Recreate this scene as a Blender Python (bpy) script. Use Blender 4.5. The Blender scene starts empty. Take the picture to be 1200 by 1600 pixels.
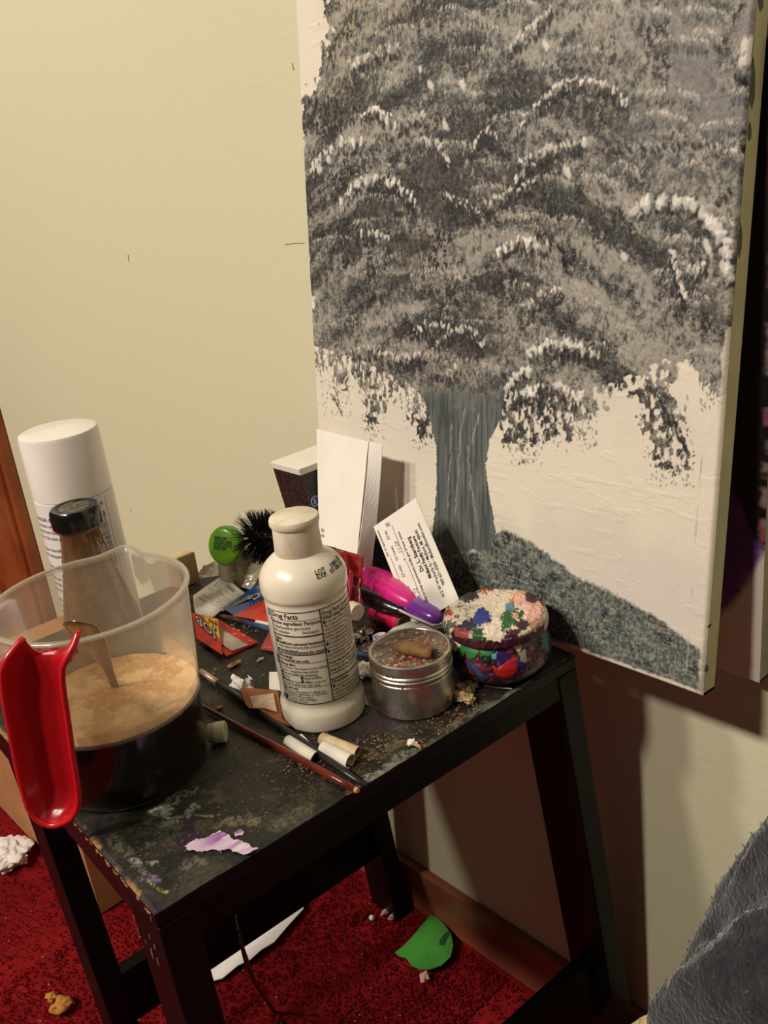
import bpy, bmesh, math, random
import numpy as np
from mathutils import Vector, Matrix

random.seed(7); rng = np.random.default_rng(11)
scene = bpy.context.scene
col = scene.collection

# ------------------------------------------------------------------ camera
F_PX = 1458.27; PITCH = 0.37147; ROLL = -0.12182; YAW = 0.8620
CAM_Z = 0.89
def cam_basis():
    cy, sy = math.cos(YAW), math.sin(YAW); cp, sp = math.cos(PITCH), math.sin(PITCH)
    Fv = np.array([cy*cp, sy*cp, -sp]); R0 = np.array([sy, -cy, 0.]); U0 = np.cross(R0, Fv)
    c, s = math.cos(ROLL), math.sin(ROLL)
    return c*R0+s*U0, -s*R0+c*U0, Fv
CR, CU, CF = cam_basis()
cam = bpy.data.cameras.new('camera'); camo = bpy.data.objects.new('camera', cam); col.objects.link(camo)
M = Matrix(((CR[0], CU[0], -CF[0], 0), (CR[1], CU[1], -CF[1], 0), (CR[2], CU[2], -CF[2], CAM_Z), (0, 0, 0, 1)))
camo.matrix_world = M
cam.sensor_fit = 'VERTICAL'; cam.sensor_height = 32; cam.lens = F_PX/1600*32
cam.clip_start = 0.02; cam.clip_end = 50
scene.camera = camo

# ------------------------------------------------------------------ light
w = bpy.data.worlds.new('world'); scene.world = w; w.use_nodes = True
w.node_tree.nodes['Background'].inputs[0].default_value = (1.0, 0.82, 0.66, 1)
w.node_tree.nodes['Background'].inputs[1].default_value = 0.062
def lamp(name, loc, energy, radius, colr):
    l = bpy.data.lights.new(name, 'POINT'); l.energy = energy; l.shadow_soft_size = radius; l.color = colr
    o = bpy.data.objects.new(name, l); o.location = loc; col.objects.link(o); return o
for k, (y_, e_) in enumerate([(0.42, 215), (1.10, 160), (1.80, 160)]):      # three bulbs of the ceiling fitting
    lamp('ceiling_bulb', (-2.0, y_, 3.0), e_, 0.12, (1.0, 0.89, 0.75))
scene.view_settings.view_transform = 'Standard'; scene.view_settings.look = 'None'
scene.view_settings.exposure = 0.08; scene.view_settings.gamma = 1.0
try: scene.view_settings.use_curve_mapping = False
except Exception: pass

# ------------------------------------------------------------------ pixel -> place helpers (used to read positions off the photograph)
O = np.array([0, 0, CAM_Z]); T = 0.515
def ray(px, py): return CF+CR*(px-600)/F_PX-CU*(py-800)/F_PX
def onz(px, py, z=T): d = ray(px, py); return O+d*(z-CAM_Z)/d[2]
def onx(px, py, X): d = ray(px, py); return O+d*X/d[0]
def on_plane(px, py, P0, N): d = ray(px, py); return O+d*(((P0-O)@N)/(d@N))
PSI = -0.06053; SX0, SY0 = 0.14668, 0.40488
ex = np.array([math.cos(PSI), math.sin(PSI), 0]); ey = np.array([-math.sin(PSI), math.cos(PSI), 0])
so = np.array([SX0, SY0, 0.])
def S(a, b, z): return so+ex*a+ey*b+np.array([0, 0, z])       # stool frame -> world
XW = 0.5875                                                  # plane of the wall
UP = np.array([0, 0, 1.])
def nrm(v): v = np.asarray(v, float); return v/np.linalg.norm(v)

# ------------------------------------------------------------------ colours and materials
def lin(r, g, b):
    f = lambda c: (c/255/12.92) if c <= 10 else ((c/255+0.055)/1.055)**2.4
    return np.array([f(r), f(g), f(b)])
def c4(c): return (float(c[0]), float(c[1]), float(c[2]), 1.0)
def mat(name, color=(.5, .5, .5), rough=.6, metal=0., noise=None, bump=0., bscale=80, spec=.5, attr=None, coat=0., fine=None, sheen=0.):
    m = bpy.data.materials.new(name); m.use_nodes = True; nt = m.node_tree; b = nt.nodes['Principled BSDF']
    b.inputs['Roughness'].default_value = rough; b.inputs['Metallic'].default_value = metal
    b.inputs['Specular IOR Level'].default_value = spec; b.inputs['Coat Weight'].default_value = coat
    b.inputs['Base Color'].default_value = c4(color)
    if sheen: b.inputs['Sheen Weight'].default_value = sheen
    tc = nt.nodes.new('ShaderNodeTexCoord')
    src = None
    if attr:
        a = nt.nodes.new('ShaderNodeAttribute'); a.attribute_name = attr; src = a.outputs['Color']
    if noise:                                           # (scale, colour2, amount)
        n = nt.nodes.new('ShaderNodeTexNoise'); n.inputs['Scale'].default_value = noise[0]; n.inputs['Detail'].default_value = 6
        nt.links.new(tc.outputs['Object'], n.inputs['Vector'])
        r = nt.nodes.new('ShaderNodeMapRange'); r.inputs[1].default_value = .4; r.inputs[2].default_value = .62
        r.inputs[4].default_value = noise[2]; nt.links.new(n.outputs['Fac'], r.inputs[0])
        x = nt.nodes.new('ShaderNodeMix'); x.data_type = 'RGBA'
        nt.links.new(r.outputs[0], x.inputs[0])
        if src: nt.links.new(src, x.inputs[6])
        else: x.inputs[6].default_value = c4(color)
        x.inputs[7].default_value = c4(noise[1]); src = x.outputs[2]
    if fine:                                            # multiply with fine value noise (scale, low)
        n = nt.nodes.new('ShaderNodeTexNoise'); n.inputs['Scale'].default_value = fine[0]; n.inputs['Detail'].default_value = 3
        nt.links.new(tc.outputs['Object'], n.inputs['Vector'])
        r = nt.nodes.new('ShaderNodeMapRange'); r.inputs[1].default_value = .3; r.inputs[2].default_value = .7
        r.inputs[3].default_value = fine[1]; r.inputs[4].default_value = 2-fine[1]; nt.links.new(n.outputs['Fac'], r.inputs[0])
        x = nt.nodes.new('ShaderNodeVectorMath'); x.operation = 'SCALE'
        if src: nt.links.new(src, x.inputs[0])
        else: x.inputs[0].default_value = tuple(float(q) for q in color)
        nt.links.new(r.outputs[0], x.inputs['Scale']); src = x.outputs[0]
    if src: nt.links.new(src, b.inputs['Base Color'])
    if bump:
        n = nt.nodes.new('ShaderNodeTexNoise'); n.inputs['Scale'].default_value = bscale; n.inputs['Detail'].default_value = 5
        nt.links.new(tc.outputs['Object'], n.inputs['Vector'])
        bp = nt.nodes.new('ShaderNodeBump'); bp.inputs['Strength'].default_value = bump; bp.inputs['Distance'].default_value = .002
        nt.links.new(n.outputs['Fac'], bp.inputs['Height']); nt.links.new(bp.outputs[0], b.inputs['Normal'])
    return m
def clear_mat(name, tint, body, amount, rough=.25, gloss=.06, noise=None, trans=.5):
    """thin see-through plastic or glass: part clear, part milky body, a little gloss; optional noise residue"""
    m = bpy.data.materials.new(name); m.use_nodes = True; nt = m.node_tree; nt.nodes.clear(); N = nt.nodes.new
    out = N('ShaderNodeOutputMaterial'); tr = N('ShaderNodeBsdfTransparent'); tr.inputs[0].default_value = c4(tint)
    df = N('ShaderNodeBsdfDiffuse'); df.inputs[0].default_value = c4(body)
    tl = N('ShaderNodeBsdfTranslucent'); tl.inputs[0].default_value = c4(body)
    gl = N('ShaderNodeBsdfGlossy'); gl.inputs['Roughness'].default_value = rough; gl.inputs[0].default_value = (1, 1, 1, 1)
    a = N('ShaderNodeMixShader'); a.inputs[0].default_value = trans; nt.links.new(df.outputs[0], a.inputs[1]); nt.links.new(tl.outputs[0], a.inputs[2])
    b = N('ShaderNodeMixShader'); b.inputs[0].default_value = amount; nt.links.new(tr.outputs[0], b.inputs[1]); nt.links.new(a.outputs[0], b.inputs[2])
    if noise:
        tc = N('ShaderNodeTexCoord'); n = N('ShaderNodeTexNoise'); n.inputs['Scale'].default_value = noise[0]; n.inputs['Detail'].default_value = 5
        nt.links.new(tc.outputs['Object'], n.inputs['Vector']); r = N('ShaderNodeMapRange'); r.inputs[1].default_value = .38; r.inputs[2].default_value = .64
        r.inputs[3].default_value = noise[1]; r.inputs[4].default_value = noise[2]; nt.links.new(n.outputs['Fac'], r.inputs[0]); nt.links.new(r.outputs[0], b.inputs[0])
    fr = N('ShaderNodeFresnel'); fr.inputs[0].default_value = 1.4
    mx = N('ShaderNodeMath'); mx.operation = 'MAXIMUM'; mx.inputs[1].default_value = gloss; nt.links.new(fr.outputs[0], mx.inputs[0])
    sc = N('ShaderNodeMath'); sc.operation = 'MULTIPLY'; sc.inputs[1].default_value = .6; nt.links.new(mx.outputs[0], sc.inputs[0])
    c = N('ShaderNodeMixShader'); nt.links.new(sc.outputs[0], c.inputs[0]); nt.links.new(b.outputs[0], c.inputs[1]); nt.links.new(gl.outputs[0], c.inputs[2])
    nt.links.new(c.outputs[0], out.inputs[0]); return m

# ------------------------------------------------------------------ object helpers
ROOT = {}
def root_of(o): return ROOT.get(o.name, np.zeros(3))
def tag(o, label=None, cat=None, group=None, kind=None):
    if label: o['label'] = label
    if cat: o['category'] = cat
    if group: o['group'] = group
    if kind: o['kind'] = kind
    return o
def empty(name, loc, label=None, cat=None, group=None, kind=None):
    o = bpy.data.objects.new(name, None); o.location = loc; o.empty_display_size = .02; col.objects.link(o)
    ROOT[o.name] = np.array(loc, float); return tag(o, label, cat, group, kind)
def link(name, me, m, parent, origin):
    o = bpy.data.objects.new(name, me)
    if m is not None: me.materials.append(m)
    if parent is not None: o.parent = parent; ROOT[o.name] = origin
    else: o.location = origin; ROOT[o.name] = origin
    col.objects.link(o); return o
class MB:
    """collects shapes in world coordinates and links them as one mesh object"""
    def __init__(s): s.v = []; s.f = []; s.n = 0
    def add(s, v, f):
        v = np.asarray(v, float); s.v.append(v); s.f += [tuple(int(i)+s.n for i in q) for q in f]; s.n += len(v); return s
    def hexa(s, p):        # 8 corners: bottom 4 (ccw), top 4
        return s.add(p, [(3, 2, 1, 0), (4, 5, 6, 7), (0, 1, 5, 4), (1, 2, 6, 5), (2, 3, 7, 6), (3, 0, 4, 7)])
    def box(s, c, ax, ay, az):   # centre and three half-axis vectors
        c, ax, ay, az = map(np.asarray, (c, ax, ay, az))
        return s.hexa([c-ax-ay-az, c+ax-ay-az, c+ax+ay-az, c-ax+ay-az, c-ax-ay+az, c+ax-ay+az, c+ax+ay+az, c-ax+ay+az])
    def lathe(s, base, axis, prof, n=48, cap0=True, cap1=True, fn=None):
        axis = nrm(axis); t = nrm(np.cross(axis, [0.3, 0.9, 0.1])); b = np.cross(axis, t); V = []; base = np.asarray(base, float)
        for h, r in prof:
            for i in range(n):
                a = 2*math.pi*i/n; rr = r*(fn(a, h) if fn else 1)
                V.append(base+axis*h+(t*math.cos(a)+b*math.sin(a))*rr)
        m = len(prof); Fc = []
        for j in range(m-1):
            for i in range(n):
                k = (i+1) % n; Fc.append((j*n+i, j*n+k, (j+1)*n+k, (j+1)*n+i))
        if cap0: Fc.append(tuple(range(n))[::-1])
        if cap1: Fc.append(tuple((m-1)*n+i for i in range(n)))
        return s.add(V, Fc)
    def tube(s, pts, rad, n=12, flat=1., up=(0, 0, 1), caps=True):   # swept ellipse; rad scalar or list; flat = up-radius/side-radius (scalar or list)
        P = [np.asarray(p, float) for p in pts]; m = len(P); V = []
        rad = rad if hasattr(rad, '__len__') else [rad]*m; flat = flat if hasattr(flat, '__len__') else [flat]*m
        for j in range(m):
            d = nrm(P[min(j+1, m-1)]-P[max(j-1, 0)]); sd = np.cross(d, up)
            if np.linalg.norm(sd) < 1e-4: sd = np.cross(d, [1, 0, .1])
            sd = nrm(sd); u2 = np.cross(sd, d)
            for i in range(n):
                a = 2*math.pi*i/n; V.append(P[j]+sd*math.cos(a)*rad[j]+u2*math.sin(a)*rad[j]*flat[j])
        Fc = [(j*n+i, j*n+(i+1) % n, (j+1)*n+(i+1) % n, (j+1)*n+i) for j in range(m-1) for i in range(n)]
        if caps: Fc += [tuple(range(n))[::-1], tuple((m-1)*n+i for i in range(n))]
        return s.add(V, Fc)
    def sheet(s, fn, nu, nv, th=.0004):   # fn(u,v)->point, closed thin sheet
        P = np.array([[fn(i/nu, j/nv) for i in range(nu+1)] for j in range(nv+1)])
        du = np.gradient(P, axis=1); dv = np.gradient(P, axis=0); N = np.cross(du, dv); N /= (np.linalg.norm(N, axis=2, keepdims=True)+1e-12)
        A = (P+N*th/2).reshape(-1, 3); B = (P-N*th/2).reshape(-1, 3); k = len(A); W = nu+1; Fc = []
        for j in range(nv):
            for i in range(nu):
                a = j*W+i; Fc.append((a, a+1, a+W+1, a+W)); Fc.append((k+a, k+a+W, k+a+W+1, k+a+1))
        ring = [i for i in range(W)]+[j*W+nu for j in range(1, nv+1)]+[nv*W+i for i in range(nu-1, -1, -1)]+[j*W for j in range(nv-1, 0, -1)]
        for q in range(len(ring)):
            a, b = ring[q], ring[(q+1) % len(ring)]; Fc.append((b, a, k+a, k+b))
        return s.add(np.vstack([A, B]), Fc)
    def prism(s, poly, off):   # polygon of world points extruded by vector
        P = np.asarray(poly, float); n = len(P); Q = P+np.asarray(off)
        return s.add(np.vstack([P, Q]), [tuple(range(n)), tuple(range(2*n-1, n-1, -1))]+[((i+1) % n, i, n+i, n+(i+1) % n) for i in range(n)])
    def lump(s, c, r, seed=0, amp=.35, sub=2, sc=(1, 1, 1), freq=1.5):
        bm = bmesh.new(); bmesh.ops.create_icosphere(bm, subdivisions=sub, radius=1.)
        from mathutils import noise as mn
        V = []
        for v in bm.verts:
            p = v.co; k = 1+amp*mn.noise(Vector((p.x*freq+seed*7.1, p.y*freq, p.z*freq+seed*3.3)))*2
            V.append(np.array([p.x*sc[0], p.y*sc[1], p.z*sc[2]])*r*k+np.asarray(c))
        Fc = [tuple(v.index for v in f.verts) for f in bm.faces]; bm.free(); return s.add(V, Fc)
    def build(s, name, m, parent=None, smooth=False, bevel=0., auto=None):
        V = np.vstack(s.v)
        if parent is not None: org = root_of(parent)
        else:
            org = V.mean(axis=0); org[2] = V[:, 2].min()
        me = bpy.data.meshes.new(name); me.from_pydata((V-org).tolist(), [], s.f); me.update()
        if smooth:
            me.polygons.foreach_set('use_smooth', [True]*len(me.polygons))
            if auto is not None:
                me.set_sharp_from_angle(angle=math.radians(auto))
        o = link(name, me, m, parent, org)
        bm = bmesh.new(); bm.from_mesh(me); bmesh.ops.recalc_face_normals(bm, faces=bm.faces); bm.to_mesh(me); bm.free()
        if bevel:
            b = o.modifiers.new('bevel', 'BEVEL'); b.width = bevel; b.segments = 2; b.limit_method = 'ANGLE'
        return o
def grid_obj(name, P, m, parent=None, colors=None, smooth=True, kind=None):
    """P: (H,W,3) world points; colours per vertex (linear)"""
    H, W = P.shape[:2]; V = P.reshape(-1, 3)
    org = root_of(parent) if parent is not None else np.array([V[:, 0].mean(), V[:, 1].mean(), V[:, 2].min()])
    me = bpy.data.meshes.new(name); n = H*W; me.vertices.add(n); me.vertices.foreach_set('co', (V-org).astype(np.float32).ravel())
    idx = np.arange(n, dtype=np.int32).reshape(H, W)
    q = np.stack([idx[:-1, :-1], idx[:-1, 1:], idx[1:, 1:], idx[1:, :-1]], -1).reshape(-1, 4); k = len(q)
    me.loops.add(4*k); me.loops.foreach_set('vertex_index', q.ravel()); me.polygons.add(k)
    me.polygons.foreach_set('loop_start', np.arange(0, 4*k, 4, dtype=np.int32)); 
    me.update(calc_edges=True); me.polygons.foreach_set('use_smooth', np.full(k, smooth))
    if colors is not None:
        a = me.color_attributes.new('paint', 'FLOAT_COLOR', 'POINT')
        c = np.ones((n, 4), np.float32); c[:, :3] = colors.reshape(-1, 3); a.data.foreach_set('color', c.ravel())
    o = link(name, me, m, parent, org)
    if kind: o['kind'] = kind
    return o
# value noise on arrays
def vnoise(x, y, seed=0):
    xi = np.floor(x).astype(np.int64); yi = np.floor(y).astype(np.int64); fx = x-xi; fy = y-yi
    fx = fx*fx*(3-2*fx); fy = fy*fy*(3-2*fy)
    def h(a, b):
        k = (a*374761393+b*668265263+seed*1442695041) & 0xffffffff
        k = ((k ^ (k >> 13))*1274126177) & 0xffffffff
        return ((k ^ (k >> 16)) & 0xffff)/65535.
    return (h(xi, yi)*(1-fx)+h(xi+1, yi)*fx)*(1-fy)+(h(xi, yi+1)*(1-fx)+h(xi+1, yi+1)*fx)*fy
def fbm(x, y, seed=0, o=4):
    r = 0; a = .5; t = 0
    for i in range(o): r = r+a*vnoise(x*2**i, y*2**i, seed+i*17); t += a; a *= .55
    return r/t
def sstep(a, b, x): t = np.clip((x-a)/(b-a), 0, 1); return t*t*(3-2*t)
def inpoly(px, py, poly):
    r = np.zeros(px.shape, bool); n = len(poly)
    for i in range(n):
        x1, y1 = poly[i]; x2, y2 = poly[(i+1) % n]
        if y1 == y2: continue
        c = ((y1 > py) != (y2 > py)) & (px < (x2-x1)*(py-y1)/(y2-y1)+x1); r ^= c
    return r
# flat lettering
def text_geo(s, size, align='LEFT', sp=1., bold=0., line=1.):
    cu = bpy.data.curves.new('text', 'FONT'); cu.body = s; cu.size = size; cu.align_x = align; cu.space_character = sp
    cu.space_line = line; cu.offset = bold; cu.resolution_u = 2; cu.fill_mode = 'FRONT'
    o = bpy.data.objects.new('text', cu); me = o.to_mesh()
    V = np.array([v.co[:] for v in me.vertices]) if len(me.vertices) else np.zeros((0, 3)); Fc = [tuple(p.vertices) for p in me.polygons]
    o.to_mesh_clear(); bpy.data.objects.remove(o); bpy.data.curves.remove(cu); return V, Fc
def put_text(mb, s, size, fn, **k):    # fn(x,y)->world point
    V, Fc = text_geo(s, size, **k)
    if len(V): mb.add([fn(v[0], v[1]) for v in V], Fc)
def quad_fn(p00, p10, p01, off=.0004):     # x along p00->p10 , y along p00->p01 in metres
    p00, p10, p01 = map(np.asarray, (p00, p10, p01)); a = nrm(p10-p00); b = nrm(p01-p00); n = nrm(np.cross(a, b)); b = np.cross(n, a)
    if n@(O-p00) < 0: off = -off
    return lambda x, y: p00+a*x+b*y+n*off

# ------------------------------------------------------------------ materials
m_black = mat('black_paint', lin(11, 8, 9), .45, spec=.16, noise=(30, lin(19, 11, 15), .6), bump=.25, bscale=60)
m_blackface = mat('black_paint_worn', lin(15, 10, 13), .4, spec=.2, noise=(22, lin(32, 16, 24), .8), bump=.3, bscale=40)
m_ink = mat('black_ink', lin(28, 26, 30), .6)
m_white = mat('white_plastic', lin(226, 220, 206), .35, noise=(30, lin(206, 196, 176), .35), bump=.05, bscale=40)
m_paper = mat('white_paper', lin(232, 228, 220), .8, noise=(25, lin(214, 206, 190), .4))

# ================================================================== SETTING
m_wall = mat('wall_paint', lin(211, 208, 178), .75, noise=(1.6, lin(206, 204, 174), .5), bump=.18, bscale=180, spec=.25)
m_base = mat('stained_baseboard', lin(150, 84, 62), .45, noise=(14, lin(118, 62, 44), .7), bump=.15, bscale=50)
mb = MB(); mb.box([XW+.05, .9, 1.2], [.05, 0, 0], [0, 2.4, 0], [0, 0, 1.3])
tag(mb.build('wall_right', m_wall), kind='structure')
mb = MB(); mb.box([XW-.006, .9, .034], [.006, 0, 0], [0, 2.4, 0], [0, 0, .034])
tag(mb.build('baseboard_right', m_base, bevel=.003), kind='structure')
# small dents and scratches in the paint of the wall
mb = MB()
for (x0, y0, x1, y1, wd) in [(445, 382, 476, 380, .0007), (200, 398, 202, 410, .001), (203, 796, 206, 799, .0014), (457, 98, 459, 110, .001), (205, 860, 209, 868, .0009)]:
    a = onx(x0, y0, XW-.0003); b = onx(x1, y1, XW-.0003); mb.tube([a, (a+b)/2+np.array([0, .0004, .0006]), b], [wd*.4, wd*.5, wd*.3], n=5)
tag(mb.build('wall_scratch', mat('scratch', lin(120, 108, 80), .8)), kind='structure')
# carpet: one looped red pile
gx, gy = np.meshgrid(np.linspace(-1.2, XW+.03, 420), np.linspace(-.6, 2.6, 640))
z = .0015*fbm(gx*160, gy*160, 3, 3)+.008*fbm(gx*14, gy*14, 9, 3)-.007
cc = fbm(gx*45, gy*45, 21, 4)[..., None]; c2 = fbm(gx*7, gy*7, 5, 2)[..., None]
cr = lin(98, 12, 18)*(1-cc)+lin(136, 22, 27)*cc; cr = cr*(.75+.5*c2)
floor = grid_obj('floor', np.stack([gx, gy, z], -1), mat('red_carpet', attr='paint', rough=.95, spec=.1, bump=.6, bscale=420, fine=(520, .6)), colors=cr)
floor['kind'] = 'structure'
# loops of pile standing out of the carpet in the part in view
mb = MB(); tv = []; tf = []
pil = rng.uniform(0, 1, (26000, 6))
for k, (a, b, c, d, e, g) in enumerate(pil):
    X = .0+.57*a; Y = .55+1.0*b*b if k % 3 else .5+.5*b
    if X > XW-.015: continue
    h = .0015+.002*c; r = .0011+.0008*d; an = e*6.28; dx, dy = math.cos(an), math.sin(an); lx, ly = (g-.5)*.004, (c-.5)*.004
    n0 = len(tv); tv += [(X-dx*r, Y-dy*r, 0), (X+dx*r, Y+dy*r, 0), (X-dy*r, Y+dx*r, 0), (X+lx, Y+ly, h+.001)]
    tf += [(n0, n0+1, n0+3), (n0+1, n0+2, n0+3), (n0+2, n0, n0+3)]
mb.add(tv, tf); pile = mb.build('carpet_pile', mat('red_pile', lin(120, 16, 22), .95, noise=(60, lin(98, 12, 17), .8), spec=.1), floor); pile['kind'] = 'stuff'
# door casing at the far left
m_wood = mat('orange_brown_wood', lin(150, 78, 40), .4, noise=(9, lin(104, 46, 20), .8), bump=.1, bscale=30)
mb = MB()
tr = onx(37, 771, XW); yt = tr[1]
mb.box([XW-.011, yt+.12, 1.1], [.011, 0, 0], [0, .12, 0], [0, 0, 1.1]); mb.box([XW-.016, yt+.03, 1.1], [.016, 0, 0], [0, .014, 0], [0, 0, 1.1])
tag(mb.build('trim_1', m_wood, bevel=.004), kind='structure')

# ================================================================== STOOL
stool = empty('side_stool', S(.18, .19, 0), 'black painted wooden stool covered in paint stains and clutter', 'stool')
LA, LB = .357, .385
ia, ib = np.meshgrid(np.linspace(0, LA, 450), np.linspace(0, LB, 480))
P = so+ia[..., None]*ex+ib[..., None]*ey
def pxof(P):
    Q = P-O; zz = Q@CF; return 600+F_PX*(Q@CR)/zz, 800-F_PX*(Q@CU)/zz
P[..., 2] = T
tpx, tpy = pxof(P)
n1 = fbm(ia*30, ib*30, 1, 5); n2 = fbm(ia*90, ib*90, 2, 4); n3 = fbm(ia*300, ib*300, 4, 3); n4 = fbm(ia*12, ib*12, 8, 3)
C = lin(27, 26, 23)*np.ones(P.shape)
def mix(C, c, m): return C*(1-m[..., None])+np.asarray(c)*m[..., None]
C = mix(C, lin(62, 60, 50), sstep(.45, .7, n1)*.8)
C = mix(C, lin(74, 62, 44), sstep(.5, .72, n2)*.6*sstep(.4, .6, n4))
C = mix(C, lin(50, 30, 52), sstep(.55, .75, fbm(ia*22, ib*22, 31, 3))*.5)
C = mix(C, lin(12, 12, 13), sstep(.52, .7, fbm(ia*26, ib*26, 77, 4))*.8)
C = mix(C, lin(92, 84, 66), sstep(.72, .82, n3)*.6)
hgt = np.zeros(ia.shape)
def smear(pts, wd, c, amt, seed, h=0.):
    """worn or smeared paint along a line given by photo positions on the table top"""
    global C, hgt
    W_ = [onz(*p) for p in pts]; d = np.full(ia.shape, 9.)
    for a, b in zip(W_[:-1], W_[1:]):
        ab = (b-a)[:2]; q = P[..., :2]-a[:2]; t = np.clip((q@ab)/(ab@ab+1e-12), 0, 1); d = np.minimum(d, np.linalg.norm(q-t[..., None]*ab, axis=-1))
    m = sstep(wd, wd*.35, d+wd*1.0*(fbm(ia*170, ib*170, seed, 4)-.5)*1.6)*amt*sstep(.34, .56, fbm(ia*620, ib*620, seed+40, 3))
    C = mix(C, c, m); hgt = np.maximum(hgt, m*h)
smear([(238, 1270), (262, 1262), (285, 1240), (300, 1236)], .006, lin(128, 128, 120), .9, 1, .0004)
smear([(250, 1268), (262, 1285), (285, 1278), (304, 1262)], .005, lin(110, 112, 100), .85, 2, .0003)
smear([(240, 1266), (252, 1262)], .003, lin(176, 190, 186), .9, 3, .0005)
smear([(350, 1285), (372, 1280), (396, 1283)], .006, lin(112, 106, 84), .7, 4, .0003)
smear([(300, 1272), (330, 1275), (345, 1272)], .001, lin(130, 120, 100), .8, 5)
smear([(205, 1344), (222, 1348), (240, 1347)], .0025, lin(140, 130, 132), .8, 6, .0003)
smear([(208, 1352), (228, 1365), (236, 1372)], .0035, lin(112, 110, 104), .75, 7)
smear([(213, 1380), (232, 1370), (245, 1374)], .0035, lin(126, 104, 138), .75, 8, .0003)
smear([(232, 1376), (248, 1390), (262, 1394)], .0012, lin(150, 158, 90), .8, 9, .0003)
smear([(288, 1350), (312, 1348)], .005, lin(104, 100, 92), .6, 10)
smear([(278, 1318), (296, 1305)], .007, lin(44, 22, 60), .8, 19)
smear([(575, 1216), (600, 1200), (622, 1182), (645, 1170)], .004, lin(140, 138, 122), .7, 11, .0003)
smear([(560, 1180), (600, 1180), (625, 1160)], .007, lin(104, 96, 74), .6, 12)
smear([(470, 1255), (520, 1215), (560, 1200)], .010, lin(84, 72, 46), .5, 13)
smear([(700, 1140), (740, 1110), (760, 1098)], .004, lin(120, 112, 96), .6, 14, .0003)
smear([(200, 1335), (190, 1322), (172, 1310)], .004, lin(96, 92, 74), .6, 15)
smear([(150, 1285), (200, 1290), (260, 1300)], .012, lin(60, 62, 52), .5, 16)
smear([(430, 1290), (480, 1262)], .006, lin(98, 92, 74), .5, 17)
edge = np.minimum(ia, ib); en = fbm(ia*120, ib*120, 55, 4)
C = mix(C, lin(142, 108, 62), (sstep(.0042, .001, ia+.004*(en-.5))*sstep(.45, .6, fbm(ib*60, ia*60, 3, 3))))
C = mix(C, lin(120, 118, 104), (sstep(.004, .0008, ib+.006*(en-.5))*sstep(.42, .6, fbm(ia*40, ib*40, 6, 3))*sstep(.02, .1, ia))*.8)
P[..., 2] = T+.0007*(n1-.5)+.0009*n3*sstep(.5, .8, n2)+hgt-.0010*sstep(.003, 0, np.minimum(np.minimum(ia, LA-ia), np.minimum(ib, LB-ib)))-.0003
m_top = mat('stained_table_top', attr='paint', rough=.5, spec=.45, bump=.3, bscale=500, fine=(350, .6))
grid_obj('tabletop', P, m_top, stool, C)
def sbox(mb, a0, a1, b0, b1, z0, z1):
    return mb.hexa([S(a0, b0, z0), S(a1, b0, z0), S(a1, b1, z0), S(a0, b1, z0), S(a0, b0, z1), S(a1, b0, z1), S(a1, b1, z1), S(a0, b1, z1)])
mb = MB(); sbox(mb, .0003, LA-.0003, .0003, LB-.0003, T-.012, T-.0016); mb.build('top_board', m_blackface, stool, bevel=.0012)
for nm, a0, a1, b0, b1 in [('apron', .012, .345, .0012, .016), ('apron', .012, .345, .368, .384), ('apron', .0012, .014, .014, .372), ('apron', .343, .3555, .014, .372)]:
    mb = MB(); z0 = T-.033 if b1-b0 < .1 else T-.030
    sbox(mb, a0, a1, b0, b1, z0, T-.0118); mb.build(nm, m_blackface if (a0 < .01) else m_black, stool, bevel=.001)
def leg(t0, t1, f0, f1, ztop, zbot=0., m=m_black):
    """t0/t1 = (a,b) near and far corner at the top, f0/f1 at the foot"""
    mb = MB(); A = [(t0[0], t0[1]), (t1[0], t0[1]), (t1[0], t1[1]), (t0[0], t1[1])]; B = [(f0[0], f0[1]), (f1[0], f0[1]), (f1[0], f1[1]), (f0[0], f1[1])]
    mb.hexa([S(*p, zbot) for p in B]+[S(*p, ztop) for p in A]); o = mb.build('leg', m, stool, bevel=.0012); o['label'] = 'flat black leg with worn purple side'; return o
leg((.0004, -.0002), (.023, .0415), (.010, -.002), (.034, .040), T-.012)
leg((.018, .327), (.041, .3705), (.034, .322), (.058, .3705), T-.0118)
leg((.3565-.021, .0002), (.3565, .0465), (.402, -.002), (.425, .046), T-.012)
leg((.333, .315), (.3545, .362), (.380, .325), (.403, .374), T-.0118)
def stretcher(p, q, hw, hh):
    p, q = np.array(p), np.array(q); d = nrm(q-p); sd = nrm(np.cross(d, UP)); mb = MB()
    mb.box((p+q)/2, (q-p)/2, sd*hw, np.cross(sd, d)*hh); mb.build('stretcher', m_black, stool, bevel=.001)
stretcher(S(.048, .3455, .131), S(.372, .3455, .131), .008, .032)
stretcher(S(.026, .020, .142), S(.397, .020, .142), .008, .034)
# dents with bare wood showing on the left end
mb = MB()
for (px, py, l, wd) in [(210, 1434, .004, .0007), (216, 1455, .005, .0008), (236, 1436, .004, .0006), (234, 1464, .004, .0006), (228, 1472, .003, .0005), (238, 1490, .007, .0010), (247, 1503, .006, .0008), (242, 1480, .004, .0008)]:
    p = ray(px, py); N_ = -ex; P0 = S(-.0002 if True else 0, 0, 0); q = on_plane(px, py, P0, ex); mb.tube([q+UP*l/2, q, q-UP*l/2], [wd*.3, wd*.55, wd*.3], n=6)
tag(mb.build('chipped_paint', mat('bare_chip', lin(150, 128, 100), .7), stool), kind='stuff')
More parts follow.
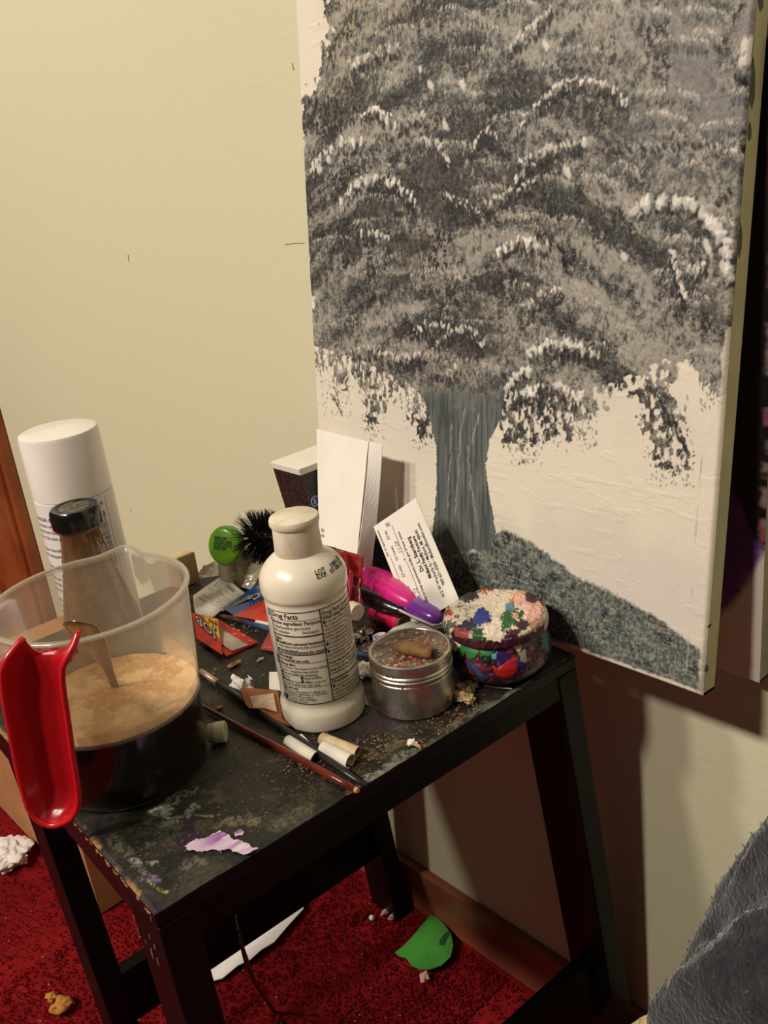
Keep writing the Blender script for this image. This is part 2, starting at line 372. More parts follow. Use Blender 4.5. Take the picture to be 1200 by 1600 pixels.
# chipped edge along the left rim of the top
mb = MB()
for k in range(22):
    b = rng.uniform(0.0, .16)**1.0; l = rng.uniform(.001, .006); zz = T-.0015-rng.uniform(0, .002)
    mb.tube([S(-.0002, b, zz), S(-.0005, b+l/2, zz-.0004), S(-.0002, b+l, zz)], [.0003, rng.uniform(.0005, .0011), .0003], n=5)
tag(mb.build('worn_rim', mat('worn_rim', lin(150, 108, 58), .7, noise=(200, lin(70, 50, 34), .7)), stool), kind='stuff')
# lavender smear of dried paint
poly = [(288, 1324), (300, 1315), (326, 1309), (342, 1299), (352, 1302), (362, 1311), (380, 1316), (404, 1328), (392, 1334), (383, 1338), (360, 1331), (330, 1330), (306, 1333), (292, 1330)]
mb_px = [onz(*p) for p in poly]; x0 = min(p[0] for p in mb_px); x1 = max(p[0] for p in mb_px); y0 = min(p[1] for p in mb_px); y1 = max(p[1] for p in mb_px)
gx, gy = np.meshgrid(np.linspace(x0-.003, x1+.003, 150), np.linspace(y0-.003, y1+.003, 150)); Q = np.stack([gx, gy, np.full(gx.shape, T)], -1)
qx, qy = pxof(Q); dn = fbm(gx*260, gy*260, 5, 3)
ins = inpoly(qx+9*(dn-.5), qy+6*(fbm(gx*240, gy*240, 7, 3)-.5), poly) | inpoly(qx+4*(dn-.5), qy, [(374, 1298), (386, 1297), (380, 1306), (368, 1309), (366, 1304)])
rid = fbm(gx*90+gy*260, gy*90, 12, 4)
cl = mix(np.ones(Q.shape)*lin(196, 172, 198), lin(140, 88, 150), sstep(.42, .62, rid)*sstep(300, 345, qx)); cl = mix(cl, lin(222, 206, 204), sstep(.5, .7, fbm(gx*120, gy*300, 19, 3))*.7)
Q[..., 2] = T+.0003+.0016*rid*ins
def grid_masked(name, P, m, parent, colors, mask, **k):
    o = grid_obj(name, P, m, parent, colors, **k); me = o.data; bm = bmesh.new(); bm.from_mesh(me); bm.verts.ensure_lookup_table(); mk = mask.ravel()
    bmesh.ops.delete(bm, geom=[v for v in bm.verts if not mk[v.index]], context='VERTS'); bm.to_mesh(me); bm.free(); return o
o = grid_masked('paint_smear', Q, mat('lavender_paint', attr='paint', rough=.45), stool, cl, ins); o['label'] = 'thick lavender smear of dried paint'

# ================================================================== TREE PAINTING ON CANVAS
TH = 0.11226; XC = 0.50361; YL, YR = 0.68669, 0.27953; CH = 0.508; CT = .017
cu_ = np.array([0, -1., 0]); cn_ = np.array([math.sin(TH), 0, math.cos(TH)]); cf_ = np.array([-math.cos(TH), 0, math.sin(TH)])  # right, up, out of face
CORG = np.array([XC, YL, T+.0012]); CW = YL-YR
def cpos(px, py, off=0.): return on_plane(px, py, CORG+cf_*off, cf_)
painting = empty('tree_painting', CORG+cu_*CW/2, 'large canvas painted with a grey weeping tree, leaning on the wall', 'painting')
NW, NH = 620, 774
uu, vv = np.meshgrid(np.linspace(0, CW, NW), np.linspace(0, CH, NH))
P = CORG+uu[..., None]*cu_+vv[..., None]*cn_
PX, PY = pxof(P)
res = CW/(NW-1)
nz = lambda s, seed, o=4, ax=1., ay=1.: fbm(uu*s*ax, vv*s*ay, seed, o)
C = np.ones(P.shape)*lin(224, 216, 200); C = mix(C, lin(206, 200, 192), sstep(.4, .7, nz(14, 3))*.6); H = .00012*nz(900, 5, 2)+.0002*sstep(.6, .75, nz(40, 9, 3, 1, 4))
jx = PX+26*(nz(60, 1)-.5)+30*(nz(200, 2)-.5); jy = PY+34*(nz(60, 7)-.5)+46*(nz(220, 8)-.5)
crown = [(512, -60), (512, 20), (506, 60), (502, 110), (492, 138), (474, 152), (466, 200), (472, 300), (478, 380), (486, 520), (490, 585), (503, 575), (520, 590), (530, 640), (541, 590), (560, 590), (572, 672), (590, 668), (604, 610), (640, 630), (650, 690), (668, 702), (700, 640), (770, 640), (790, 690), (822, 712), (838, 690), (882, 692), (920, 670), (935, 640), (962, 600), (990, 620), (1010, 680), (1020, 720), (1056, 742), (1080, 724), (1066, 660), (1052, 600), (1070, 560), (1095, 585), (1120, 618), (1150, 640), (1250, 640), (1250, -400), (512, -400)]
cm = inpoly(jx, jy, crown)
thin = inpoly(PX, PY, [(490, 540), (560, 560), (640, 600), (680, 640), (680, 720), (480, 720)]) | inpoly(PX, PY, [(775, 640), (950, 600), (1040, 560), (1110, 600), (1110, 760), (775, 760)])
dry = nz(330, 12, 4, 1, .6)
gapm = sstep(.47, .56, dry)
cov = np.where(thin, sstep(.42, .52, dry), 1.)
base = lin(92, 97, 95)*np.ones(P.shape)
base = mix(base, lin(44, 43, 46), sstep(.46, .6, nz(60, 14)))
base = mix(base, lin(142, 136, 128), sstep(.44, .60, nz(30, 15, 5))*.85)
base = mix(base, lin(40, 39, 42), sstep(.55, .68, nz(26, 19, 5))*.6)
base = mix(base, lin(186, 180, 168), sstep(.50, .62, nz(360, 16, 4, 1, .6))*.7)
base = mix(base, lin(34, 33, 36), sstep(.56, .66, nz(240, 17, 4, 1, .7))*.8)
base = mix(base, lin(84, 92, 91), sstep(.5, .66, nz(34, 18, 4))*.6)
base = mix(base, lin(176, 170, 158), sstep(.54, .60, nz(760, 20, 3))*.55); base = mix(base, lin(40, 39, 41), sstep(.56, .62, nz(700, 21, 3))*.6)
uc = (cpos(730, 640)-CORG)@cu_; bow = vv*1.+1.9*(uu-uc)**2+.020*(nz(26, 25)-.5)
bg_ = fbm(uu*16, bow*62, 26, 3)                          # boughs that fall outwards from the trunk
tex = .5+.9*(nz(300, 27, 3, 1, .6)-.5)
base = mix(base, lin(38, 37, 40), sstep(.47, .36, bg_+.3*(tex-.5))*.7)
base = mix(base, lin(166, 160, 150), sstep(.54, .66, bg_+.45*(tex-.5))*.42)
base = mix(base, lin(206, 200, 188), sstep(.62, .72, bg_+.5*(tex-.5))*.36)
base = mix(base, lin(178, 166, 140), sstep(.55, .62, nz(380, 28, 3, 1, .7))*sstep(640, 540, PX)*sstep(190, 90, PY)*.8)
base = mix(base, lin(144, 142, 138), sstep(.42, .6, nz(46, 29, 4))*sstep(930, 1060, PX)*sstep(330, 180, PY)*.75)
base = base*.84
cmf = cm*cov
C = mix(C, 0, cmf)+base*cmf[..., None]; H += cmf*.0005*dry
br = [nz(420, 40, 3, 1.6, .5), nz(420, 41, 3, .6, 1.4)]
def dab(px, py, ln, wd, ang, c, a, h=.0003, rag=.5, uvpos=None):
    """one brush mark; px,py on the photo, sizes in mm on the canvas, ang from the canvas' right direction"""
    global C, H
    if uvpos is None:
        q = cpos(px, py)-CORG; u, v = q@cu_, q@cn_
    else: u, v = uvpos
    cx, cy = u/res, v/(CH/(NH-1)); L = ln/1000/res; Wd = wd/1000/res; R_ = int(max(L, Wd))+2
    x0, x1, y0, y1 = max(0, int(cx)-R_), min(NW, int(cx)+R_+1), max(0, int(cy)-R_), min(NH, int(cy)+R_+1)
    if x0 >= x1 or y0 >= y1: return
    yy, xx = np.mgrid[y0:y1, x0:x1]; dx = xx-cx; dy = yy-cy; ca, sa = math.cos(ang), math.sin(ang)
    s = (dx*ca+dy*sa)/L; t = (-dx*sa+dy*ca)/Wd; d = np.sqrt(s*s+t*t)+rag*(br[0][y0:y1, x0:x1]-.5)*2.2
    m = np.clip((1-d)*2.2, 0, 1)*a
    C[y0:y1, x0:x1] = C[y0:y1, x0:x1]*(1-m[..., None])+c*m[..., None]; H[y0:y1, x0:x1] += m*h
pal = [lin(44, 43, 46), lin(72, 77, 77), lin(92, 98, 97), lin(128, 125, 120), lin(160, 154, 146), lin(200, 194, 182)]
# dab positions over the crown
pu = rng.uniform(0, 1, (9000, 7)); tone = nz(24, 60, 3); trunk_u = (cpos(730, 640)-CORG)@cu_
for k in range(5200):
    i = int(pu[k, 0]*(NW-1)); j = int((.36+.64*pu[k, 1])*(NH-1))
    if not cm[j, i] or (thin[j, i] and pu[k, 6] > .55): continue
    tn = tone[j, i]; r = pu[k, 2]; q = int(np.clip((tn-.5)*10+2.1+(r-.5)*3.6, 0, 5))
    side = (uu[j, i]-trunk_u)/.2; ang = math.radians(-90+side*38+(pu[k, 3]-.5)*90)
    dab(0, 0, 1.0+2.6*pu[k, 4]**2, .4+.9*pu[k, 5]**2, ang, pal[q], .5, .00012, .85, (uu[j, i], vv[j, i]))
def arc(pts, wd=3.4, c=lin(222, 217, 206), dark=True, hang=1., a=.9):
    pts = np.array(pts, float); seg = np.linalg.norm(np.diff(pts, axis=0), axis=1); tot = seg.sum(); cum = np.r_[0, np.cumsum(seg)]
    nn = int(tot/4)+2
    P_ = [(np.interp(s_, cum, pts[:, 0]), np.interp(s_, cum, pts[:, 1])) for s_ in np.linspace(0, tot, nn)]
    if dark:
        for (x, y) in P_:
            for q in range(2): dab(x+rng.normal(0, 3), y+9+rng.uniform(0, 16), 3.2, 1.6, math.radians(-90+rng.normal(0, 25)), lin(44, 42, 45), .7, .0001, .7)
    for k, (x, y) in enumerate(P_):
        if rng.random() < .10: continue
        w_ = wd*rng.uniform(.35, 1.35); g = rng.uniform(.74, 1.05); hl = rng.uniform(.5, 1.9)
        dab(x+rng.normal(0, 2), y+w_*.7*hang*hl+rng.normal(0, 2), w_*.5*(1+.5*hang*hl), w_*.42, math.radians(-90+rng.normal(0, 30)), c*g, a*rng.uniform(.75, 1), .0004, .55)
        if rng.random() < .4: dab(x+rng.normal(0, 3), y+rng.uniform(4, 16), rng.uniform(1, 2.6), rng.uniform(.4, .9), math.radians(-90+rng.normal(0, 30)), c*.75, a*.6, .0003, .8)
def frond(x, y, w_, h_, sg, tone_):
    """one hanging bough: a shaded underside and a fan of fine strokes falling from an arched top"""
    n_ = int(w_*1.5); arch = lambda t: y-h_*math.sin(math.pi*min(1, max(0, (t*.8+.1))))+sg*h_*.9*(t-.5)
    for q in range(n_):
        t = rng.random(); dab(x+(t-.5)*2*w_, arch(t)+rng.uniform(10, 26), rng.uniform(1.2, 2.6), rng.uniform(.5, 1.0), math.radians(-90+(t-.5)*50+rng.normal(0, 18)), [pal[0], pal[1], lin(66, 72, 70)][q % 3], .55, .00005, .8)
    for q in range(int(n_*2.0)):
        t = rng.random(); d_ = rng.random()**1.6; cl_ = np.array([pal[5], pal[4], pal[3], pal[2]][min(3, int(d_*4*tone_+rng.uniform(0, .9)))])
        dab(x+(t-.5)*2*w_+rng.normal(0, 1.5), arch(t)+d_*20, rng.uniform(.9, 2.3), rng.uniform(.3, .6), math.radians(-90+(t-.5)*60+rng.normal(0, 16)), cl_, .62, .00018, .8)
fr_ = sorted([(rng.uniform(-70, 610), rng.uniform(486, 1170)) for k in range(120)])
for (y, x) in fr_:
    q = cpos(x, min(y+14, 640))-CORG; i_, j_ = int(q@cu_/res), int(q@cn_/res)
    if not (0 <= i_ < NW and 0 <= j_ < NH and cm[j_, i_] and not thin[j_, i_]): continue
    frond(x, y, rng.uniform(14, 44), rng.uniform(6, 18), (1 if x > 700 else -1)*rng.uniform(.2, 1.3), rng.uniform(.7, 1.5))
for A in [[(797, 73), (830, 40), (862, 10)], [(553, 100), (577, 83), (603, 72), (627, 68)], [(617, 193), (640, 182), (664, 172)], [(657, 213), (687, 222), (702, 247)],
          [(737, 233), (750, 208), (762, 197), (774, 212)], [(803, 280), (827, 253), (860, 232)], [(760, 315), (793, 297), (835, 282)], [(693, 300), (715, 308), (755, 333)],
          [(557, 362), (580, 360), (607, 370)], [(810, 197), (823, 177), (843, 157), (873, 130), (907, 120), (935, 125), (960, 135), (980, 160)], [(813, 250), (853, 230), (915, 219)],
          [(1050, 393), (1060, 427), (1073, 463)], [(677, 540), (693, 523), (720, 508), (740, 513), (757, 533)], [(647, 513), (667, 501), (703, 507)], [(550, 547), (573, 537), (597, 547), (623, 557)],
          [(627, 556), (650, 553), (664, 549)], [(877, 545), (900, 536), (936, 552)], [(1067, 413), (1085, 420), (1105, 408)], [(820, 385), (858, 378)], [(700, 578), (715, 570)], [(827, 472), (850, 455), (880, 448)]]:
    arc(A, 3.2, lin(222, 216, 204), a=.95)
for A in [[(477, 275), (503, 240), (533, 218), (565, 217)], [(537, 307), (560, 280), (593, 272), (620, 283), (648, 312)], [(780, 388), (807, 370), (836, 370)],
          [(787, 613), (800, 590), (817, 573), (832, 572)], [(790, 625), (823, 609), (842, 616)], [(829, 547), (854, 535), (889, 532), (916, 543)], [(800, 612), (839, 601), (877, 600), (906, 620)], [(567, 178), (588, 166), (607, 180)]]:
    arc(A, 4.6, lin(232, 228, 218), a=1.)
arc([(990, 323), (1013, 313), (1047, 309), (1083, 316), (1110, 340), (1130, 363), (1138, 400), (1140, 428)], 6.2, lin(222, 218, 210), a=.92)
for (x, y, a_, b_) in [(673, 133, 6, 5), (723, 133, 7, 6), (697, 197, 7, 5), (1170, 70, 6, 12), (1165, 95, 5, 8), (853, 72, 5, 4), (975, 400, 5, 4), (887, 270, 7, 5), (1105, 385, 8, 5), (657, 108, 4, 4), (560, 95, 5, 4), (515, 250, 6, 7), (500, 262, 7, 9)]:
    dab(x, y, a_*.85, b_*.55, math.radians(-60), lin(216, 210, 200), .85, .0006)
for (pts) in [[(1009, 601), (1030, 622), (1050, 655), (1071, 701)], [(640, 290), (700, 300), (760, 330)], [(840, 365), (880, 390), (885, 420)], [(1120, 320), (1140, 300)], [(905, 45), (880, 70)], [(960, 235), (1040, 230), (1130, 225)], [(1150, 120), (1175, 130)], [(500, 205), (540, 200)], [(1160, 230), (1172, 240)]]:
    for (a, b) in zip(pts[:-1], pts[1:]):
        for t in np.linspace(0, 1, 9): dab(a[0]+(b[0]-a[0])*t+rng.normal(0, 2), a[1]+(b[1]-a[1])*t+rng.normal(0, 2), 3.4, 1.5, math.radians(-60), lin(34, 33, 36), .75)
for k in range(700):                                   # loose leaf marks hanging below the crown
    x0, y0, x1, y1 = [(500, 570, 545, 650), (560, 590, 600, 690), (640, 610, 672, 705), (790, 640, 840, 725), (840, 620, 935, 705), (1000, 620, 1080, 760), (1090, 560, 1140, 640)][k % 7]
    t = rng.random(); dab(rng.uniform(x0, x1)+t*6, y0+(y1-y0)*t, rng.uniform(.8, 2.2), rng.uniform(.4, .9), math.radians(-80+rng.normal(0, 25)), pal[rng.integers(0, 4)], .7)
# trunk
jx2 = PX+5*(nz(300, 30)-.5)
trunk = [(650, 585), (668, 640), (682, 700), (682, 760), (678, 815), (672, 860), (700, 868), (740, 858), (760, 868), (778, 862), (770, 800), (759, 735), (765, 690), (782, 655), (796, 590), (760, 560), (690, 560)]
tm = inpoly(jx2, PY, trunk)*sstep(585, 640, PY+40*(nz(80, 33)-.5))
st = fbm(uu*420, vv*26, 70, 4); tc_ = mix(np.ones(P.shape)*lin(92, 99, 98), lin(70, 76, 77), sstep(.45, .62, st)); tc_ = mix(tc_, lin(122, 124, 119), sstep(.56, .68, fbm(uu*520, vv*34, 71, 4))*.5)
tc_ = mix(tc_, lin(60, 64, 68), (np.abs(PX-690-(PY-700)*-.06) < 7)*.35)
C = C*(1-tm[..., None])+tc_*tm[..., None]; H = H*(1-tm)+tm*.0004*st
for (pts) in [[(727, 640), (718, 690), (716, 740), (712, 800)], [(732, 700), (736, 760), (745, 815)], [(706, 660), (704, 720), (700, 790)], [(748, 650), (738, 690)]]:
    for (a, b) in zip(pts[:-1], pts[1:]):
        for t in np.linspace(0, 1, 14): dab(a[0]+(b[0]-a[0])*t+rng.normal(0, .8), a[1]+(b[1]-a[1])*t, 3.2, .7, math.radians(-88), lin(150, 150, 142), .6, .0003, .8)
# ground
jg = PY+10*(nz(200, 80)-.5)+8*(nz(700, 81)-.5)
ground_top = np.interp(PX, [480, 560, 640, 680, 700, 764, 774, 784, 830, 900, 970, 1040, 1100, 1130], [846, 842, 838, 842, 858, 862, 836, 826, 846, 900, 932, 974, 1022, 1050])
bot = vv+.004*(nz(260, 82)-.5)
gm = sstep(-4, 4, jg-ground_top)*sstep(.0028, .0055, bot)
gc = lin(84, 92, 92)*np.ones(P.shape); gc = mix(gc, lin(46, 50, 54), sstep(.47, .6, nz(90, 84))); gc = mix(gc, lin(70, 84, 74), sstep(.5, .65, nz(50, 85))*.6)
gl = (sstep(.53, .60, nz(420, 86, 3, 1.5, .6))+sstep(.55, .62, nz(420, 87, 3, .5, 1.6)))*.5; gc = mix(gc, lin(156, 156, 144), np.clip(gl, 0, 1)*.8)
gc = mix(gc, lin(24, 23, 26), inpoly(PX, PY, [(480, 800), (600, 830), (640, 850), (650, 900), (640, 1100), (480, 1100)])*.9)
C = C*(1-gm[..., None])+gc*gm[..., None]; H += gm*.0004*nz(420, 88, 3)
for k in range(2200):
    x = rng.uniform(590, 1100); gt = np.interp(x, [480, 600, 776, 790, 900, 1040, 1100], [846, 840, 862, 826, 900, 974, 1022]); y = gt+rng.uniform(4, 110)
    q = cpos(x, y)-CORG
    if q@cn_ < .006 or q@cn_ > .16: continue
    dab(x, y, rng.uniform(.8, 2.2), rng.uniform(.35, .8), math.radians(rng.uniform(20, 150)), [lin(150, 152, 142), lin(48, 54, 58), lin(100, 112, 112), lin(70, 80, 96), lin(84, 98, 84)][k % 5], .7)
# unpainted line down the right edge, smudge marks
em = sstep(.004, .0015, (CW-uu)+.006*(nz(120, 90)-.5))*(vv < .25); C = mix(C, lin(214, 208, 190), em*.8)
C = mix(C, lin(176, 172, 160), (np.abs((CW-uu)-.0125-.001*(nz(60, 92)-.5)) < .0005)*(vv < .17)*sstep(.4, .6, nz(80, 93))*.8)
edge = np.minimum(np.minimum(uu, CW-uu), np.minimum(vv, CH-vv)); rnd = np.clip(1-edge/.003, 0, 1)
P = P+cf_*(H-.0026*rnd**2.2)[..., None]
grid_obj('painted_face', P, mat('acrylic_paint', attr='paint', rough=.55, spec=.4, bump=.08, bscale=900, fine=(900, .94)), painting, C)
# wrapped sides: four panels on the stretcher bars
def cp(u, v, d): return CORG+cu_*u+cn_*v-cf_*d
m_side = mat('primed_canvas_side', lin(196, 192, 160), .8, noise=(26, lin(176, 172, 138), .6), bump=.3, bscale=700)
for (u0, v0, u1, v1, iu, iv) in [(CW, 0, CW, CH, -.002, 0), (0, 0, 0, CH, .002, 0), (0, 0, CW, 0, 0, .002), (0, CH, CW, CH, 0, -.002)]:
    mb = MB(); mb.hexa([cp(u0, v0, .0026), cp(u1, v1, .0026), cp(u1+iu, v1+iv, .0026), cp(u0+iu, v0+iv, .0026), cp(u0, v0, CT), cp(u1, v1, CT), cp(u1+iu, v1+iv, CT), cp(u0+iu, v0+iv, CT)])
    mb.build('canvas_edge', m_side, painting)
for (u0, u1, v0, v1) in [(.002, .04, .002, CH-.002), (CW-.04, CW-.002, .002, CH-.002), (.04, CW-.04, .002, .04), (.04, CW-.04, CH-.04, CH-.002)]:
    mb = MB(); mb.hexa([cp(u0, v0, .005), cp(u1, v0, .005), cp(u1, v1, .005), cp(u0, v1, .005), cp(u0, v0, CT-.0005), cp(u1, v0, CT-.0005), cp(u1, v1, CT-.0005), cp(u0, v1, CT-.0005)])
    mb.build('stretcher_bar', mat('raw_pine', lin(190, 156, 110), .7), painting)
# drips of paint over the right side
mb = MB()
for (v, d, l) in [(.02, .004, .010), (.052, .0035, .006), (.30, .004, .03), (.36, .006, .02), (.385, .005, .05), (.43, .006, .03)]:
    q = cp(CW+.0002, v, d); mb.lump(q, 1., seed=int(v*100), amp=.3, sub=1, sc=(.003, .0005, l*.3))
tag(mb.build('paint_drip', mat('drip_paint', lin(74, 82, 62), .6, noise=(60, lin(40, 44, 50), .6)), painting), kind='stuff')

# ================================================================== SECOND CANVAS ON THE WALL
X2 = .5693; c2r = onx(1187, 1067, X2); Y2, Z2 = c2r[1], c2r[2]; W2, H2 = .30, .425
p2 = empty('abstract_canvas', [X2, Y2+W2/2, Z2], 'dark canvas with a purple sweep and white lower part, behind the tree painting', 'painting')
uu, vv = np.meshgrid(np.linspace(0, W2, 260), np.linspace(0, H2, 340)); P = np.stack([np.full(uu.shape, X2), Y2+W2-uu, Z2+vv], -1); PX, PY = pxof(P)
n = fbm(uu*60, vv*60, 5, 4); n2 = fbm(uu*300, vv*300, 6, 3)
C = np.ones(P.shape)*lin(226, 220, 210)
curve = np.interp(PX, [1080, 1130, 1150, 1165, 1178, 1187, 1200], [985, 955, 937, 915, 893, 870, 850])+10*(n-.5)
pm = sstep(14, -14, PY-curve+14*(n2-.5)); C = mix(C, lin(96, 52, 128), pm); C = mix(C, lin(140, 96, 156), pm*sstep(60, 0, curve-PY)*sstep(.45, .6, n2)*.6)
bl = np.interp(PX, [1130, 1145, 1160, 1178, 1186, 1200], [760, 770, 790, 842, 850, 860]); bm_ = sstep(8, -8, PY-bl+8*(n2-.5)); C = mix(C, lin(14, 11, 14), bm_)
C = mix(C, lin(46, 14, 32), bm_*sstep(460, 380, PY)*sstep(.35, .6, n)); C = mix(C, lin(34, 40, 62), bm_*sstep(150, 60, PY)*.7)
rim = sstep(.006, .001, (W2-uu)+.004*(n2-.5))*(PY < 880)*sstep(.4, .55, fbm(uu*40, vv*90, 9, 3)); C = mix(C, lin(176, 150, 150), rim*.7); C = mix(C, lin(150, 40, 80), rim*sstep(.55, .7, n)*.8)
grid_obj('painted_face', P, mat('acrylic_dark', attr='paint', rough=.5, bump=.2, bscale=600), p2, C)
m_side2 = mat('canvas_side_grey', lin(176, 172, 150), .8, noise=(40, lin(150, 146, 140), .5))
for c, h in [(((X2+XW)/2, Y2+W2/2, Z2+.0008), ((XW-X2)/2-.0003, W2/2, .0008)), (((X2+XW)/2, Y2+W2/2, Z2+H2-.0008), ((XW-X2)/2-.0003, W2/2, .0008)), (((X2+XW)/2, Y2+.0008, Z2+H2/2), ((XW-X2)/2-.0003, .0008, H2/2)), (((X2+XW)/2, Y2+W2-.0008, Z2+H2/2), ((XW-X2)/2-.0003, .0008, H2/2))]:
    mb = MB(); mb.box(c, [h[0], 0, 0], [0, h[1], 0], [0, 0, h[2]]); mb.build('canvas_edge', m_side2, p2)

# ================================================================== JUG WITH DARK DRINK
def TP(px, py, h=0.): return onz(px, py, T+h)
JC = S(.0526, .139, T+.0004); JH = .131; RB, RR = .0522, .0628
jr = lambda h: RB+(RR-RB)*(h/JH)**.9
cam_dir = nrm([-JC[0], -JC[1], 0]); A_ = math.radians(-30)
hdir = np.array([math.cos(A_)*cam_dir[0]-math.sin(A_)*cam_dir[1], math.sin(A_)*cam_dir[0]+math.cos(A_)*cam_dir[1], 0]); htan = np.array([-hdir[1], hdir[0], 0])
spx = TP(187, 867, JH); sdir = nrm((spx-JC)*[1, 1, 0]); sang = math.atan2(sdir[1], sdir[0])
jug = empty('measuring_jug', JC, 'clear plastic jug with red handle, half full of dark drink', 'jug')
def rev(mb, prof, n=96, spout=True, c=JC, tilt=None):
    V = []; m = len(prof)
    for h, r in prof:
        for i in range(n):
            a = 2*math.pi*i/n; rr = r; hh = h
            if spout:
                d = (a-sang+math.pi) % (2*math.pi)-math.pi; k = max(0, (h-.088)/(JH-.088)); g = math.exp(-(d/.16)**2)
                rr = r+.011*k**1.4*g; hh = h+.0015*k*g
            V.append([c[0]+rr*math.cos(a), c[1]+rr*math.sin(a), c[2]+hh])
    Fc = [(j*n+i, j*n+(i+1) % n, (j+1)*n+(i+1) % n, (j+1)*n+i) for j in range(m-1) for i in range(n)]
    if prof[0][0] < .01: Fc.append(tuple(range(n))[::-1])
    mb.add(V, Fc); return m
hs = [0, .0015, .006]+list(np.linspace(.015, JH-.002, 18))
outer = [(h, jr(h)-(.002 if h < .001 else 0)) for h in hs]
m_jug = clear_mat('cloudy_plastic', (.97, .97, .95), lin(230, 222, 204), .20, rough=.22, gloss=.05, trans=.5, noise=(26, .25, .36))
m_jugw = clear_mat('wetted_plastic', (.97, .97, .95), lin(160, 140, 120), .03, rough=.2, gloss=.03, trans=.5)
LV = .0535
mb = MB(); prof = [p for p in outer if p[0] < LV-.004]+[(LV-.0015, jr(LV))]; rev(mb, prof); mb.build('jug_base', m_jugw, jug, smooth=True, auto=60)
mb = MB(); rev(mb, [(LV-.0015, jr(LV))]+[p for p in outer if p[0] > LV]+[(JH-.0012, RR+.0007), (JH, RR+.0003), (JH, RR-.0016), (JH-.004, RR-.0018)]); mb.build('jug_body', m_jug, jug, smooth=True, auto=60)
# thick rim bead, follows the spout
pts = []
for i in range(121):
    a = 2*math.pi*i/120; d = (a-sang+math.pi) % (2*math.pi)-math.pi; g = math.exp(-(d/.16)**2); rr = RR+.0006+.011*g
    pts.append([JC[0]+rr*math.cos(a), JC[1]+rr*math.sin(a), JC[2]+JH-.0012+.0015*g])
m_rim = clear_mat('cloudy_plastic_rim', (1, 1, 1), lin(236, 230, 216), .42, rough=.15, gloss=.12, trans=.5)
mb = MB(); mb.tube(pts, .0013, n=8, caps=False); mb.build('rim', m_rim, jug, smooth=True)
# moulded measuring line bands on the wall
mb = MB(); prof = [(.0016, jr(0)-.0012)]+[(h, jr(h)-.0011) for h in (.006, .02, .035, .046, LV-.001)]+[(LV, jr(LV)-.0022)]
n_ = 72; rev(mb, prof, n_, spout=False); V = mb.v[0]
liq = mb.build('dark_drink', mat('dark_brown_drink', lin(20, 9, 8), .12, noise=(18, lin(34, 14, 10), .7), spec=.5), jug, smooth=True, auto=50)
ir, ia2 = np.meshgrid(np.linspace(0, 1, 60), np.linspace(0, 2*math.pi, 161)); rr = ir*(jr(LV)-.0010); X = JC[0]+rr*np.cos(ia2); Y = JC[1]+rr*np.sin(ia2)
fn_ = fbm(X*60, Y*60, 4, 4); ff = fbm(X*380, Y*380, 5, 3)
C = lin(186, 138, 84)*np.ones(X.shape+(3,)); C = mix(C, lin(214, 172, 118), sstep(.45, .65, fn_)); C = mix(C, lin(146, 100, 56), sstep(.55, .75, fbm(X*40, Y*40, 8, 4))*.7); C = mix(C, lin(228, 196, 146), sstep(.58, .72, ff)*.5)
Zf = JC[2]+LV+.0006+.0016*fn_*(1-ir**6)+.0004*ff
o = grid_obj('foam', np.stack([X, Y, Zf], -1), mat('tan_foam', attr='paint', rough=.8, bump=.3, bscale=700), jug, C); o['label'] = 'tan froth on the dark drink'
# splashed residue ring above the drink on the inner wall (right side)
mb = MB(); n = 60; V = []
for h0, off in ((LV-.001, .0012), (LV+.010, .0012)):
    for i in range(n+1):
        a = math.atan2(-.6, .35)+(-1.4+2.8*i/n); hh = h0 if h0 < LV else h0-.006+.008*fbm(np.array([i*.17]), np.array([3.]), 5, 3)[0]+.012*max(0, i/n-.5)
        r_ = jr(hh)-off; V.append([JC[0]+r_*math.cos(a), JC[1]+r_*math.sin(a), JC[2]+hh])
mb.add(V, [(i, i+1, n+2+i, n+1+i) for i in range(n)]); mb.build('residue', clear_mat('tan_residue', (1, 1, 1), lin(206, 170, 120), .45, gloss=.02, noise=(120, .25, .7)), jug, smooth=True)
# handle: a deep red channel, free at its lower end
rows = [((23, 1011), (111, 999)), ((14, 1022), (110, 1015)), ((8, 1032), (104, 1028)), ((5, 1046), (99, 1042)), ((4, 1061), (98, 1061)), ((6, 1085), (101, 1090)), ((11, 1119), (105, 1119)), ((19, 1160), (109, 1150)), ((26, 1199), (113, 1185)), ((33, 1230), (119, 1222)), ((37, 1246), (122, 1248)), ((42, 1264), (119, 1268)), ((52, 1281), (110, 1282)), ((62, 1289), (98, 1289)), ((74, 1294), (84, 1294))]
def HP(px, py, r): return on_plane(px, py, JC+hdir*r, hdir)
def handle_pt(t, u):
    k = t*(len(rows)-1); i = min(int(k), len(rows)-2); f = k-i
    L = np.array(rows[i][0])*(1-f)+np.array(rows[i+1][0])*f; R_ = np.array(rows[i][1])*(1-f)+np.array(rows[i+1][1])*f
    q = (L+R_)/2+(R_-L)/2*u
    sad = max(0, 1-t/.30); q = q+np.array([0, 1])*34*(1-abs(u)**2.6)*sad**1.6            # dipped saddle between the two horns
    end = sstep(.74, 1., t); topk = max(0, 1-t/.2)
    rad = .0865-.004*t; w_ = abs(u)
    rad -= .013*(1-w_**3.2)*(1-end)**.6                      # hollow of the channel
    rad -= .013*(1-w_**2.)*topk*.2+.012*topk**1.5*(w_**4)    # horns bend in to grip the jug
    return HP(q[0], q[1], .085)+hdir*(rad-.085)
mb = MB(); mb.sheet(lambda u, v: handle_pt(v, u*2-1), 28, 44, .0026)
m_red = mat('red_plastic', lin(172, 16, 26), .28, spec=.5, coat=.3)
